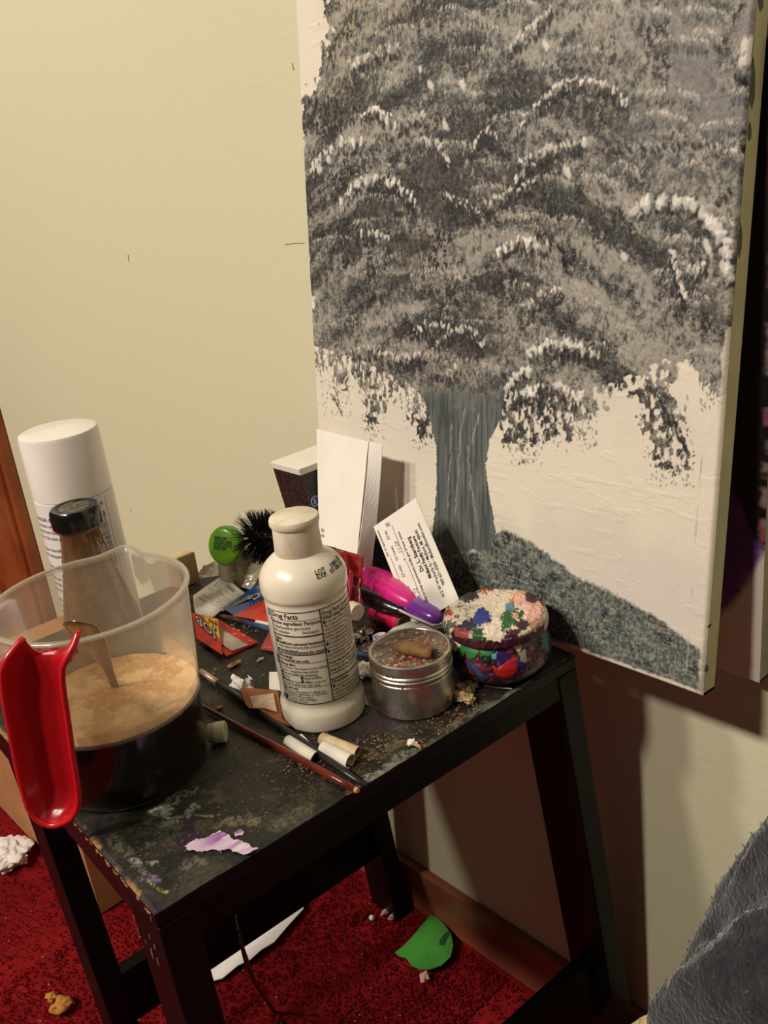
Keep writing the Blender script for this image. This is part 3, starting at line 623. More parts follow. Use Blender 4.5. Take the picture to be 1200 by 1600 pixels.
hd = mb.build('handle', m_red, jug, smooth=True, auto=70); hd['label'] = 'red plastic handle, hollowed along its length'
mb = MB(); bead = [handle_pt(t, -1) for t in np.linspace(0, 1, 40)]+[handle_pt(t, 1) for t in np.linspace(1, 0, 40)]
mb.tube([p+hdir*.0002 for p in bead], .0019, n=10); mb.build('handle_edge', mat('red_plastic_edge', lin(190, 24, 34), .3, coat=.3), hd, smooth=True)
mb = MB()
for u in (-.55, 0, .55):                                     # arms joining the handle to the jug wall
    a = handle_pt(.22, u)-hdir*.001; b = a.copy(); rj = jr(a[2]-JC[2]); d = (a-JC)[:2]; tt = d@htan[:2]; b = JC+htan*tt+hdir*(math.sqrt(max(rj**2-tt**2, 1e-6))-.0006); b[2] = a[2]-.003
    mb.tube([a, b], .005, n=10)
mb.build('handle_mount', m_red, hd, smooth=True)
# spoon standing in the jug, its broad handle end at the rim
sp0 = TP(121, 975, JH+.004); dwn = TP(186, 1092, LV-.012)
spoon = empty('spoon', dwn, 'steel spoon standing in the dark drink inside the jug', 'spoon')
m_steel = mat('steel', lin(150, 142, 132), .14, metal=1.)
ax_ = nrm(dwn-sp0); sp0 = sp0-ax_*.004; L_ = np.linalg.norm(dwn-sp0); side = nrm(np.cross(ax_, CF)); Ps = []; Rs = []; Fl = []
for t in np.linspace(0, 1, 26):
    Ps.append(sp0+ax_*L_*t+np.cross(side, ax_)*.006*math.sin(t*3.1)); wdt = .0105*math.sqrt(max(0, 1-(1-min(t/.10, 1))**2))*(1-.0)+.0004
    wdt = min(wdt, .0105-.0075*sstep(.12, .8, t)); Rs.append(wdt); Fl.append(.0011/max(wdt, .0011))
V_ = MB()
for j, p in enumerate(Ps): pass
V_.tube(Ps, Rs, n=16, flat=Fl, up=tuple(np.cross(side, ax_))); V_.build('spoon_handle', m_steel, spoon, smooth=True)
bc = dwn+ax_*.006; bc[2] = max(bc[2], JC[2]+.012); mb = MB(); mb.lump(bc, 1., amp=0, sub=3, sc=(.012, .012, .006)); mb.build('bowl', m_steel, spoon, smooth=True)

# ================================================================== GLASS BOTTLE BEHIND THE JUG
gb = S(.093, .248, T+.0004); gbo = empty('glass_bottle', gb, 'tapered glass bottle with black lid and brown residue, behind the jug', 'bottle')
prof = [(0, .026), (.003, .0285), (.012, .0295), (.05, .0295), (.066, .0275), (.085, .0235), (.105, .0192), (.122, .0165), (.1335, .0150), (.135, .0160), (.138, .0160), (.140, .0150), (.146, .0150)]
m_gl = clear_mat('stained_glass_bottle', (.92, .84, .72), lin(158, 118, 80), .55, rough=.08, gloss=.10, trans=.55, noise=(70, .28, .85))
mb = MB(); mb.lathe(gb, UP, prof, 64, cap1=False); mb.build('glass_body', m_gl, gbo, smooth=True, auto=50)
mb = MB(); mb.lathe(gb, UP, [(h, r-.0018) for h, r in prof[1:10]], 48, cap1=False); mb.build('residue', clear_mat('brown_residue', (.9, .8, .66), lin(116, 74, 44), .5, gloss=.01, noise=(45, .45, .97)), gbo, smooth=True)
rim_ = []
mb = MB(); mb.lathe(gb, UP, [(.1385, .0178), (.139, .0186), (.147, .0190), (.1515, .0184), (.1535, .0168), (.1535, .0135), (.1526, .0125), (.1526, .0)], 64, cap1=False); lid = mb.build('lid', mat('black_gloss_lid', lin(14, 13, 14), .18, spec=.6), gbo, smooth=True, auto=50); lid['label'] = 'glossy black screw lid'
mb = MB(); mb.lathe(gb+UP*.15262, UP, [(0, .0118), (.0004, .0118)], 40); mb.build('lid_disc', mat('worn_lid_disc', lin(120, 110, 92), .4, metal=.4, noise=(260, lin(50, 42, 36), .9)), lid, smooth=False)
mb = MB()
for k in range(46):
    a = rng.uniform(0, 6.28); h = rng.uniform(.07, .13); r_ = np.interp(h, [p[0] for p in prof], [p[1] for p in prof])+.0002
    mb.lump(gb+np.array([r_*math.cos(a), r_*math.sin(a), h]), rng.uniform(.0004, .0012), seed=k, sub=1, sc=(1, 1, rng.uniform(.6, 2.2)))
tag(mb.build('droplet', mat('brown_spots', lin(150, 106, 62), .4), gbo, smooth=True), kind='stuff')

# ================================================================== WHITE SPRAY CAN
sc_ = S(.118, .318, T+.0004); can = empty('spray_can', sc_, 'tall white spray can with barcode label, behind the glass bottle', 'can')
CRD = .0315
mb = MB(); mb.lathe(sc_, UP, [(0, CRD-.002), (.0015, CRD), (.142, CRD), (.1425, CRD-.0006)], 72); mb.build('can_body', mat('white_can', lin(226, 222, 220), .35, spec=.4), can, smooth=True, auto=50)
mb = MB(); mb.lathe(sc_, UP, [(.1428, CRD-.0004), (.1432, CRD), (.192, CRD-.0002), (.1945, CRD-.001), (.1955, CRD-.003), (.1953, .0)], 72, cap1=False); cp_ = mb.build('cap', mat('white_cap', lin(236, 230, 224), .3, noise=(30, lin(222, 214, 204), .4)), can, smooth=True, auto=40); cp_['label'] = 'smooth white cap'
def cyl_map(c, r, a0, h0, base_dir):   # text placed on a cylinder; a grows to the right as seen from outside
    th0 = math.atan2(base_dir[1], base_dir[0])
    return lambda x, y: c+np.array([(r)*math.cos(th0+a0+x/r), (r)*math.sin(th0+a0+x/r), h0+y])
cdir = -sc_*[1, 1, 0]
mb = MB()
words = "DANGER: Extremely flammable.\nContents under pressure. Keep\naway from heat, sparks and\nflame. Do not puncture.\n\nVapors harmful. Use only\nwith adequate ventilation.\n\nShake well before use.\n\nHold can upright 10 in.\nfrom the surface and\nspray in a light coat.\n\nFIRST AID: If swallowed\ndo not induce vomiting.\nCall a physician now."
put_text(mb, words, .0042, cyl_map(sc_, CRD+.0003, math.radians(-82), .128, cdir), line=1.25, bold=.0)
mb.build('print', m_ink, can)
mb = MB()
for k in range(46):                                        # barcode turned on its side
    h = .128-k*.0013; wd = .0006*rng.choice([.5, .8, 1.2]); f = cyl_map(sc_, CRD+.0003, math.radians(24), h, cdir)
    p = [f(x_, y_) for y_ in (0, wd) for x_ in np.linspace(0, .0085, 5)]; mb.add(p, [(i, i+1, 6+i, 5+i) for i in range(4)])
put_text(mb, '0 75919', .0045, (lambda x, y: cyl_map(sc_, CRD+.0003, math.radians(24), .1335, cdir)(x*.55, y)), bold=.0001)
f = cyl_map(sc_, CRD+.0002, math.radians(20), .0, cdir)
mb.build('barcode', m_ink, can)
mb = MB(); f = cyl_map(sc_, CRD+.0002, math.radians(45), .0, cdir); p = [f(x_, y_) for y_ in (.02, .139) for x_ in (0, .0003)]; mb.add(p, [(0, 1, 3, 2)]); mb.build('label_seam', mat('seam_grey', lin(120, 112, 116), .6), can)

# ================================================================== WHITE ANTISEPTIC BOTTLE
wb = onz(507, 1108, T+.0004)
wbo = empty('antiseptic_bottle', wb, 'white plastic bottle with black Drug Facts label, standing mid table', 'bottle')
BR_ = .0289
prof = [(0, .0280), (.0008, .0298), (.003, .0305), (.012, .0305), (.0150, .0300), (.0175, .0284), (.020, .0284), (.0225, BR_-.0002), (.023, BR_), (.0965, BR_), (.0985, .0287), (.1000, .0296), (.1008, .0300), (.103, .0303), (.1085, .0303), (.1125, .0297), (.1165, .0277), (.1205, .0246), (.1235, .0214), (.1262, .0178), (.128, .0158), (.133, .0154)]
m_bot = mat('glossy_white_bottle', lin(230, 223, 206), .22, noise=(30, lin(214, 204, 184), .4), coat=.4, bump=.05, bscale=60)
mb = MB(); mb.lathe(wb, UP, prof, 96); mb.build('bottle_body', m_bot, wbo, smooth=True, auto=40)
ridge = lambda a, h: 1+.006*math.sin(a*60)
mb = MB(); mb.lathe(wb, UP, [(.1268, .0158), (.1275, .0163), (.147, .0156), (.1473, .0165), (.1485, .0171), (.1510, .0171), (.1525, .0166), (.1532, .0155), (.1529, .0)], 180, cap1=False, fn=lambda a, h: 1+(.007*math.sin(a*60) if .1274 < h < .147 else 0)); cpb = mb.build('cap', mat('ribbed_white_cap', lin(226, 216, 196), .5, noise=(60, lin(196, 180, 152), .6)), wbo, smooth=True, auto=35); cpb['label'] = 'ribbed off-white cap'
bdir = -wb*[1, 1, 0]; BT = BR_+.00025
def BM(a0, h0): return cyl_map(wb, BT, math.radians(a0), h0, bdir)
mb = MB()
def hline(a0, a1, h, wd):
    f = BM(0, h); n = max(2, int(abs(a1-a0)/3)); xs = np.radians(np.linspace(a0, a1, n+1))*BT
    p = [f(x, y) for y in (-wd/2, wd/2) for x in xs]; mb.add(p, [(i, i+1, n+2+i, n+1+i) for i in range(n)])
def vline(a, h0, h1, wd):
    f = BM(a, 0); mb.add([f(-wd/2, h0), f(wd/2, h0), f(wd/2, h1), f(-wd/2, h1)], [(0, 1, 2, 3)])
A0, A1, A2 = -60, 14, 88; H0, H1 = .0235, .0945
hline(A0, A2, H1, .0006); hline(A0, A2, H0, .0006); vline(A0, H0, H1, .0006); vline(A1, H0, H1, .0007); vline(A2, H0, H1, .0006)
for h, wd in [(.0885, .0003), (.0765, .0009), (.0625, .0009), (.0560, .0003), (.0370, .0003)]: hline(A0, A1, h, wd)
hline(A1, A2, .0885, .0003); hline(A1, A2, .0400, .0009)
mb.build('label_border', m_ink, wbo)
mb = MB(); tx = BT*math.radians(A1-A0)
def bt(s_, a, h, size, bold=0., line=1., w_=None, f=None):
    put_text(mb, s_, size, (lambda x, y: BM(a, h)(x*(w_ or 1.)*.90, y)), bold=bold, line=line)
bt('Drug Facts', A0+2, .0898, .0054, .00008)
bt('Active ingredient', A0+2, .0851, .0038, .00006); bt('Purpose', A0+51, .0851, .0038, .00006)
bt('Chlorhexidine gluconate\n4% solution', A0+2, .0817, .0032); bt('Antiseptic', A0+47, .0785, .0032)
bt('Uses', A0+2, .0728, .0034, .00006); bt('■ healthcare personal handwash:', A0+2, .0699, .0033, .00006, w_=.92); bt('helps reduce bacteria that potentially\ncan cause disease', A0+5, .0673, .0030, 0, .9, .86)
bt('■ skin wound and general skin cleansing', A0+2, .0635, .0031, .00005, w_=.82)
bt('Warnings', A0+2, .0592, .0036, .00006); bt('For external use only', A0+2, .0567, .0031, .00006)
bt('Allergy alert:', A0+2, .0532, .0030, .00006); bt('This product may cause a severe allergic\nreaction. Symptoms may include:\n■ wheezing/difficulty breathing\n■ shock\n■ hives', A0+2, .0508, .0030, 0, .86, .83)
bt('■ facial swelling\n■ rash', A0+34, .0433, .0030, 0, .86, .83)
bt('If an allergic reaction occurs, stop use\nand seek medical help right away.', A0+2, .0400, .0029, 0, .8, .84)
bt('Do not use', A0+2, .0344, .0031, .00006); bt('■ if you or the patient is allergic to\nchlorhexidine gluconate or any other\ningredient in this product\n■ in contact with meninges\n■ in the genital area', A0+2, .0321, .0028, 0, .70, .88)
bt('Drug Facts (continued)', A1+2, .0898, .0040, .00005)
bt('When using this product', A1+2, .0860, .0034, .00006)
bt('■ keep out of eyes, ears, and mouth.\nMay cause serious and permanent eye\ninjury if placed or kept in the eye during\nsurgical procedures or may cause\ndeafness when instilled in the middle\near through perforated eardrums\n■ if solution should contact these areas,\nrinse out promptly and thoroughly\n■ wounds which involve more than the\nsuperficial layers of the skin should\nnot be routinely treated', A1+2, .0832, .0030, 0, .93, .84)
bt('Stop use and ask a doctor if', A1+2, .0520, .0031, .00005); bt('irritation, sensitization occurs.', A1+2, .0492, .0030, 0, 1, .84)
bt('Keep out of reach of children.', A1+2, .0462, .0031, .00005, w_=.84); bt('If swallowed, get medical help.', A1+2, .0436, .0030, w_=.84)
bt('Directions', A1+2, .0366, .0036, .00006); bt('■ use with care in premature\ninfants. Rinse the area with\nwater and apply the minimum\namount to cover the skin.', A1+2, .0335, .0030, 0, .93, .84)
mb.build('label_text', m_ink, wbo)
mb = MB(); V = []   # lot stamp on the sloping shoulder
def SH(x, y, a0=18):
    h = .1185+y*.80; r_ = np.interp(h, [p[0] for p in prof], [p[1] for p in prof])+.0004; a = math.atan2(bdir[1], bdir[0])+math.radians(a0)+x/.027
    return wb+np.array([r_*math.cos(a), r_*math.sin(a), h])
put_text(mb, 'LOT    10891-02\nEXP.  07-08-23', .0044, lambda x, y: SH(x, y), bold=.00008, line=.75)
mb.build('lot_stamp', m_ink, wbo)
mb = MB()
for (a, h0, h1, w_) in [(-66, .0885, .0945, 5), (-61, .0860, .088, 3), (-63, .052, .059, 5), (-62, .024, .028, 6)]:
    f = BM(a, 0); mb.add([f(-.0012*w_/4, h0), f(.0012*w_/4, h0), f(.0012*w_/4, h1), f(-.0012*w_/4, h1)], [(0, 1, 2, 3)])
tag(mb.build('teal_print', mat('teal_ink', lin(60, 128, 130), .5), wbo), kind='stuff')

# ================================================================== METAL GRINDER
gr = onz(649, 1090, T+.0004); gro = empty('metal_grinder', gr, 'round brushed metal grinder with paint specks on its lid', 'grinder')
m_al = mat('brushed_aluminium', lin(206, 200, 190), .36, metal=1., noise=(120, lin(170, 164, 152), .5), bump=.06, bscale=300)
GR = .0298
mb = MB(); mb.lathe(gr, UP, [(0, GR-.0012), (.0008, GR-.0002), (.002, GR), (.0262, GR), (.0268, GR-.0006), (.0268, GR-.002)], 96); mb.build('lower_cup', m_al, gro, smooth=True, auto=35)
mb = MB(); mb.lathe(gr, UP, [(.0270, GR-.0022), (.0272, GR-.0022), (.0272, GR+.0001), (.0300, GR+.0003), (.0306, GR-.0004), (.0306, GR-.0012)], 96); mb.build('middle_ring', m_al, gro, smooth=True, auto=35)
mb = MB(); mb.lathe(gr, UP, [(.0308, GR-.0014), (.0310, GR-.0002), (.0325, GR+.0003), (.0335, GR-.0002), (.0339, GR-.0007), (.0343, GR-.0002), (.0405, GR+.0002), (.0418, GR-.0002), (.0424, GR-.0012), (.0420, GR-.0022), (.0412, GR-.0028), (.0411, .0)], 96, cap1=False); gl_ = mb.build('lid', m_al, gro, smooth=True, auto=30)
ir, ia2 = np.meshgrid(np.linspace(0, 1, 90), np.linspace(0, 2*math.pi, 241)); rr = ir*(GR-.0026); X = gr[0]+rr*np.cos(ia2); Y = gr[1]+rr*np.sin(ia2)
n1 = fbm(X*200, Y*200, 3, 4); n2 = fbm(X*520, Y*520, 4, 3); n3 = fbm(X*520, Y*520, 14, 3); n4 = fbm(X*90, Y*90, 24, 3)
C = lin(118, 108, 98)*np.ones(X.shape+(3,)); C = mix(C, lin(84, 72, 62), sstep(.45, .7, n1)); C = mix(C, lin(64, 54, 40), sstep(.5, .7, n4)*.7)
px_, py_ = pxof(np.stack([X, Y, np.full(X.shape, gr[2]+.041)], -1))
rz = sstep(75, 30, np.hypot(px_-650, (py_-1030)*1.4)); 
C = mix(C, lin(190, 52, 40), sstep(.56, .63, n2)*rz*.9); C = mix(C, lin(60, 130, 92), sstep(.60, .66, n3)*rz*.9); C = mix(C, lin(204, 190, 172), sstep(.64, .7, fbm(X*420, Y*420, 34, 3))*.8)
C = mix(C, lin(164, 96, 78), sstep(30, 10, np.hypot(px_-672, py_-1008))*sstep(.4, .6, n2)*.7); C = mix(C, lin(120, 150, 40), sstep(7, 3, np.hypot(px_-663, (py_-1045)))*.9)
grid_obj('painted_disc', np.stack([X, Y, gr[2]+.0413+.0007*sstep(.55, .65, n2)*rz+.0004*n1], -1), mat('speckled_lid', attr='paint', rough=.42, metal=.25), gl_, C)
mb = MB()
for k in range(60):
    a = math.atan2(-gr[1], -gr[0])+rng.uniform(-1.5, 1.5); h = rng.choice([.0275, .029, .035, .038]) if k < 34 else rng.uniform(.002, .016); r_ = GR+.0002
    mb.lump(gr+np.array([r_*math.cos(a), r_*math.sin(a), h]), rng.uniform(.0003, .0009), seed=k, sub=1, sc=(1, 1, rng.uniform(.5, 1.3)))
tag(mb.build('paint_speck', mat('dark_specks', lin(40, 28, 26), .5, noise=(400, lin(170, 30, 50), .5)), gro), kind='stuff')
# brown stub lying on the grinder lid
a = TP(614, 1008, .0462); b = TP(676, 1021, .0462); mb = MB(); Ps = [a+(b-a)*t for t in np.linspace(0, 1, 12)]
mb.tube(Ps, [.0015, .0042, .0050, .0052, .0052, .0052, .0052, .0050, .0049, .0047, .0045, .0044], n=14, flat=.88)
st = mb.build('cigar_stub', mat('brown_leaf', lin(132, 96, 52), .7, noise=(160, lin(92, 62, 32), .7), bump=.3, bscale=200), smooth=True); tag(st, 'brown rolled stub lying on the metal grinder lid', 'stub')
mb = MB()
for k in range(5):
    mb.tube([b+np.array([0, 0, .001*(k-2)]), b+nrm(b-a)*rng.uniform(.002, .006)+np.array([0, 0, .002*(k-2)])], [.0012, .0004], n=5)
mb.build('burnt_end', mat('char', lin(30, 26, 22), .9), st)

# ================================================================== PAINT-COVERED LIDDED JAR
jc = onz(780, 1044, T+.0004); jar = empty('painted_jar', jc, 'round lidded jar crusted with white, blue, green and pink paint', 'jar')
jdir = math.atan2(-jc[1], -jc[0])
def revgrid(c, prof, n, a0=0.):
    hs_ = np.array([p[0] for p in prof]); rs_ = np.array([p[1] for p in prof]); a = np.linspace(0, 2*math.pi, n+1)+a0
    A2_, H2_ = np.meshgrid(a, hs_); R2_ = np.meshgrid(a, rs_)[1]; return A2_, H2_, R2_
def dens(prof, m):
    prof = np.array(prof, float); d = np.r_[0, np.cumsum(np.hypot(*np.diff(prof, axis=0).T))]; s_ = np.linspace(0, d[-1], m); return list(zip(np.interp(s_, d, prof[:, 0]), np.interp(s_, d, prof[:, 1])))
body = dens([(0, .0), (0, .021), (.002, .026), (.006, .0318), (.011, .0362), (.017, .0390), (.023, .0396), (.029, .0386), (.034, .0366), (.0375, .0345), (.0390, .0325)], 110)
A2_, H2_, R2_ = revgrid(jc, body, 420, jdir-math.pi); dx = (A2_-jdir+math.pi) % (2*math.pi)-math.pi; sx_ = dx*.039; sy_ = H2_   # sx_: metres to the right of the middle as seen
pat1 = fbm(sx_*260, sy_*260, 3, 3); pat2 = fbm(sx_*130, sy_*130, 5, 3); pat3 = vnoise(sx_*420, sy_*420, 8); ring = np.abs(np.sin(np.hypot(sx_*700-3*np.floor(sx_*90), sy_*700)))
C = lin(62, 18, 34)*np.ones(A2_.shape+(3,)); C = mix(C, lin(120, 40, 60), sstep(.5, .62, pat1)*.8); C = mix(C, lin(44, 30, 84), sstep(.52, .62, pat2)*.8); C = mix(C, lin(120, 96, 120), sstep(.72, .85, pat3)*.6); C = mix(C, lin(24, 12, 22), sstep(.6, .75, fbm(sx_*180, sy_*180, 11, 3))*.8)
X = jc[0]+R2_*np.cos(A2_); Y = jc[1]+R2_*np.sin(A2_); Z = jc[2]+H2_; jx_, jy_ = pxof(np.stack([X, Y, Z], -1)); jn = fbm(sx_*300, sy_*300, 21, 3); kx = jx_+7*(jn-.5); ky = jy_+7*(fbm(sx_*300, sy_*300, 22, 3)-.5)
front = np.abs(dx) < 1.75
def patch(poly, c, h=0., amt=1., C_=None):
    global C, HJ
    m = (inpoly(kx, ky, poly) & front)*amt; C = mix(C, lin(*c), m); HJ = np.maximum(HJ, m*h)
HJ = .0005*sstep(.5, .7, pat1)
for poly, c, h in [([(714, 1003), (752, 1003), (752, 1012), (742, 1028), (732, 1030), (728, 1018), (722, 1030), (714, 1016)], (44, 122, 60), .0009), ([(750, 1004), (775, 1003), (774, 1016), (765, 1026), (750, 1026)], (40, 112, 64), .0008),
                   ([(750, 1026), (772, 1024), (768, 1038), (752, 1036)], (22, 28, 26), .0), ([(768, 1022), (780, 1020), (778, 1030), (770, 1031)], (90, 160, 160), .0008), ([(778, 1003), (800, 1004), (798, 1030), (784, 1038), (776, 1032)], (52, 26, 88), .0004),
                   ([(790, 1003), (804, 1008), (800, 1020), (792, 1018)], (160, 36, 84), .0006), ([(796, 1030), (808, 1026), (812, 1040), (802, 1052), (790, 1062), (774, 1050), (768, 1040), (780, 1046), (788, 1036)], (184, 40, 36), .0010),
                   ([(802, 1000), (813, 998), (814, 1012), (808, 1018), (802, 1010)], (214, 204, 182), .0012), ([(808, 1016), (820, 1014), (822, 1036), (816, 1042)], (150, 150, 132), .0006), ([(840, 982), (850, 980), (856, 1000), (856, 1018), (848, 1014)], (58, 110, 112), .0010),
                   ([(700, 985), (712, 990), (722, 1002), (716, 1018), (704, 1010), (700, 1000)], (222, 208, 188), .0014), ([(728, 1030), (738, 1034), (760, 1060), (754, 1066), (734, 1044)], (60, 84, 120), .0005), ([(805, 1030), (822, 1034), (818, 1048), (806, 1044)], (34, 50, 110), .0005),
                   ([(690, 988), (699, 990), (698, 1012), (693, 1010)], (176, 120, 96), .0005), ([(826, 985), (840, 984), (838, 1000), (828, 1004)], (110, 24, 44), .0004), ([(826, 1012), (834, 1008), (832, 1024)], (140, 60, 60), .0004)]: patch(poly, c, h)
R3 = R2_+HJ; grid_obj('jar_body', np.stack([jc[0]+R3*np.cos(A2_), jc[1]+R3*np.sin(A2_), Z], -1), mat('painted_glaze', attr='paint', rough=.32, spec=.5, coat=.25), jar, C)
lidp = dens([(.0388, .0328), (.0386, .0372), (.0392, .0384), (.0400, .0386), (.0440, .0384), (.0475, .0374), (.0495, .0340), (.0512, .028), (.0522, .018), (.0526, .0)], 170)
A2_, H2_, R2_ = revgrid(jc, lidp, 460, jdir-math.pi); X = jc[0]+R2_*np.cos(A2_); Y = jc[1]+R2_*np.sin(A2_); Z = jc[2]+H2_; jx_, jy_ = pxof(np.stack([X, Y, Z], -1))
jn = fbm(X*520, Y*520+Z*300, 21, 4); kx = jx_+13*(jn-.5); ky = jy_+12*(fbm(X*520, Y*520+Z*300, 22, 4)-.5); front = np.ones(X.shape, bool); HJ = np.zeros(X.shape)
C = lin(216, 204, 182)*np.ones(X.shape+(3,)); C = mix(C, lin(60, 58, 62), (sstep(.55, .6, fbm(X*260, Y*260, 31, 4))*sstep(745, 712, jx_))*.9); C = mix(C, lin(120, 118, 116), sstep(.60, .66, fbm(X*240, Y*240, 36, 4))*.4)
side = sstep(.0468, .0452, H2_); C = mix(C, lin(50, 18, 40), side*(jx_ > 706)*(jx_ < 850)); C = mix(C, lin(120, 44, 44), side*sstep(.5, .6, jn)*.4)
for poly, c, h in [([(708, 982), (712, 976), (735, 982), (737, 994), (722, 998), (709, 990)], (150, 72, 56), .0003), ([(738, 982), (756, 984), (758, 1002), (742, 1002), (736, 994)], (34, 74, 40), .0004), ([(788, 986), (812, 984), (812, 996), (788, 1000)], (70, 20, 54), .0),
                   ([(758, 980), (788, 974), (786, 1000), (772, 1001), (762, 1002)], (218, 206, 184), .0010), ([(709, 980), (722, 972), (742, 966), (752, 955), (755, 948), (765, 960), (766, 970), (752, 978), (740, 984), (722, 986)], (40, 38, 58), .0004), ([(738, 966), (752, 950), (764, 960), (766, 968), (754, 978), (744, 978)], (38, 58, 140), .0012),
                   ([(783, 970), (790, 957), (800, 956), (806, 966), (806, 978), (792, 984), (784, 986)], (34, 88, 48), .0013), ([(790, 945), (804, 943), (804, 954), (792, 960)], (92, 128, 150), .0008), ([(800, 956), (816, 954), (818, 966), (806, 968)], (38, 60, 40), .0010), ([(799, 960), (808, 960), (808, 968), (801, 968)], (212, 168, 140), .0013),
                   ([(800, 930), (822, 926), (842, 938), (850, 955), (844, 968), (828, 976), (820, 966), (822, 952), (806, 946)], (222, 168, 156), .0014), ([(824, 974), (846, 964), (850, 974), (832, 986)], (176, 138, 110), .0010), ([(820, 928), (834, 926), (842, 940), (834, 946), (822, 942)], (56, 28, 34), .0012), ([(838, 932), (850, 942), (848, 952), (842, 944)], (110, 50, 48), .0008),
                   ([(806, 972), (824, 968), (828, 980), (814, 988), (806, 980)], (56, 26, 34), .0006), ([(734, 916), (776, 914), (778, 920), (760, 926), (740, 924)], (120, 30, 34), .0010), ([(752, 923), (762, 922), (760, 930), (753, 930)], (206, 128, 44), .0012), ([(720, 926), (744, 922), (748, 934), (730, 944), (718, 936)], (40, 38, 46), .0008),
                   ([(797, 936), (804, 934), (802, 942), (796, 941)], (196, 140, 30), .0012), ([(698, 958), (704, 956), (708, 961), (700, 966)], (190, 50, 40), .0010), ([(698, 976), (703, 980), (704, 990), (699, 986)], (40, 76, 44), .0010), ([(694, 950), (700, 940), (706, 938), (700, 954)], (70, 96, 74), .0008), ([(806, 916), (822, 922), (820, 930), (806, 928)], (206, 190, 130), .0010)]: patch(poly, c, h)
rel = .0034*(fbm(X*150, Y*150+Z*80, 41, 4)-.45)+.0011*(fbm(X*520, Y*520+Z*300, 42, 3)-.5); topm = sstep(.0445, .0490, H2_)
rad_ = np.stack([np.cos(A2_), np.sin(A2_), np.zeros(X.shape)], -1)
Pl = np.stack([X, Y, Z], -1)+rad_*((HJ+.0008*jn)*(1-topm)*.8)[..., None]; Pl[..., 2] += topm*(rel+HJ)
o = grid_obj('jar_lid', Pl, mat('thick_paint', attr='paint', rough=.38, spec=.5, coat=.2), jar, C); o['label'] = 'lid under a thick crust of mixed paint'
mb = MB(); a = TP(756, 1071, .0006); b = TP(800, 1076, .0006); mb.tube([a, (a+b)/2+np.array([0, -.001, 0]), b], [.0007, .0010, .0005], n=6, flat=.5); tag(mb.build('paper_strip', m_paper), 'thin white paper strip poking out under the painted jar', 'paper')

# ================================================================== CARDS
def lerp(a, b, t): return a*(1-t)+b*t
def quad_sheet(p00, p10, p11, p01, th=.0004, nu=10, nv=10, bend=None):
    p00, p10, p11, p01 = map(np.asarray, (p00, p10, p11, p01)); n = nrm(np.cross(p10-p00, p01-p00)); n = n if n@(O-p00) > 0 else -n
    f = lambda u, v: lerp(lerp(p00, p10, u), lerp(p01, p11, u), v)+n*(bend(u, v) if bend else 0)
    mb = MB(); mb.sheet(f, nu, nv, th); return mb, f, n
# appointment card: text runs up the card; corners (reading frame): left-bottom, right-bottom, right-top, left-top
aLB, aRB, aRT = cpos(718, 938, .050), cpos(650, 778, .032), cpos(584, 823, .036)
aLT = aLB+(aRT-aRB); mb, f, n = quad_sheet(aLB, aRB, aRT, aLT, .0005); card = empty('appointment_card', aLB, 'white printed appointment card standing tilted against the painting', 'card')
mb.build('card_sheet', m_paper, card)
ax_ = nrm(aRB-aLB); ay_ = nrm(aRT-aRB); CWd = np.linalg.norm(aRB-aLB); CHt = np.linalg.norm(aRT-aRB)
def CF_(x, y): return aLB+ax_*(x*CWd/.0889)+ay_*(y*CHt/.060)+n*.0005
mb = MB()
put_text(mb, 'has an appointment', .0042, lambda x, y: CF_(.060+x*.72, .0555+y)); 
for s_, x_ in [('TUES', .019), ('WED', .038), ('THURS', .053), ('FRI', .072)]:
    put_text(mb, s_, .0040, lambda x, y, x_=x_: CF_(x_+.004+x*.72, .0465+y))
    for (x0, y0, x1, y1) in [(0, 0, .0028, .0004), (0, .0026, .0028, .003), (0, 0, .0004, .003), (.0024, 0, .0028, .003)]:
        mb.add([CF_(x_+x0, .0465+y0), CF_(x_+x1, .0465+y0), CF_(x_+x1, .0465+y1), CF_(x_+x0, .0465+y1)], [(0, 1, 2, 3)])
put_text(mb, 'at', .0036, lambda x, y: CF_(.049+x*.8, .0385+y)); put_text(mb, 'AM\nPM', .0036, lambda x, y: CF_(.0815+x*.7, .0425+y), line=.8)
for (x0, x1, y_) in [(.010, .060, .0540), (.008, .048, .0380), (.053, .081, .0380)]: mb.add([CF_(x0, y_), CF_(x1, y_), CF_(x1, y_+.0004), CF_(x0, y_+.0004)], [(0, 1, 2, 3)])
put_text(mb, 'If unable to keep appointment, kindly give 24-hour notice.', .0041, lambda x, y: CF_(.006+x*.70, .0325+y), bold=.00004)
put_text(mb, 'Dr. L. Sternberg', .0062, lambda x, y: CF_(.034+x*.74, .0235+y), bold=.00016)
put_text(mb, 'Midland Family Footcare', .0053, lambda x, y: CF_(.026+x*.70, .0180+y), bold=.00016)
put_text(mb, '412 W Wackerly St • Midland, MI 48640', .0052, lambda x, y: CF_(.008+x*.68, .0125+y), bold=.00005)
put_text(mb, '989-631-0200 • MidlandBootdoc.com', .0052, lambda x, y: CF_(.016+x*.68, .0072+y), bold=.00005)
mb.build('print', m_ink, card)
mb = MB()
def scrawl(s_, x_, y_, sz): put_text(mb, s_, sz, lambda x, y: CF_(x_+x*.8+y*.3, y_+y+.0004*math.sin(x*900)))
scrawl('June 22', .010, .0390, .0062); scrawl('11:20', .056, .0390, .0060); scrawl('T g', .012, .0550, .0050)
tag(mb.build('handwriting', mat('blue_ink', lin(70, 78, 150), .6), card), kind='stuff')

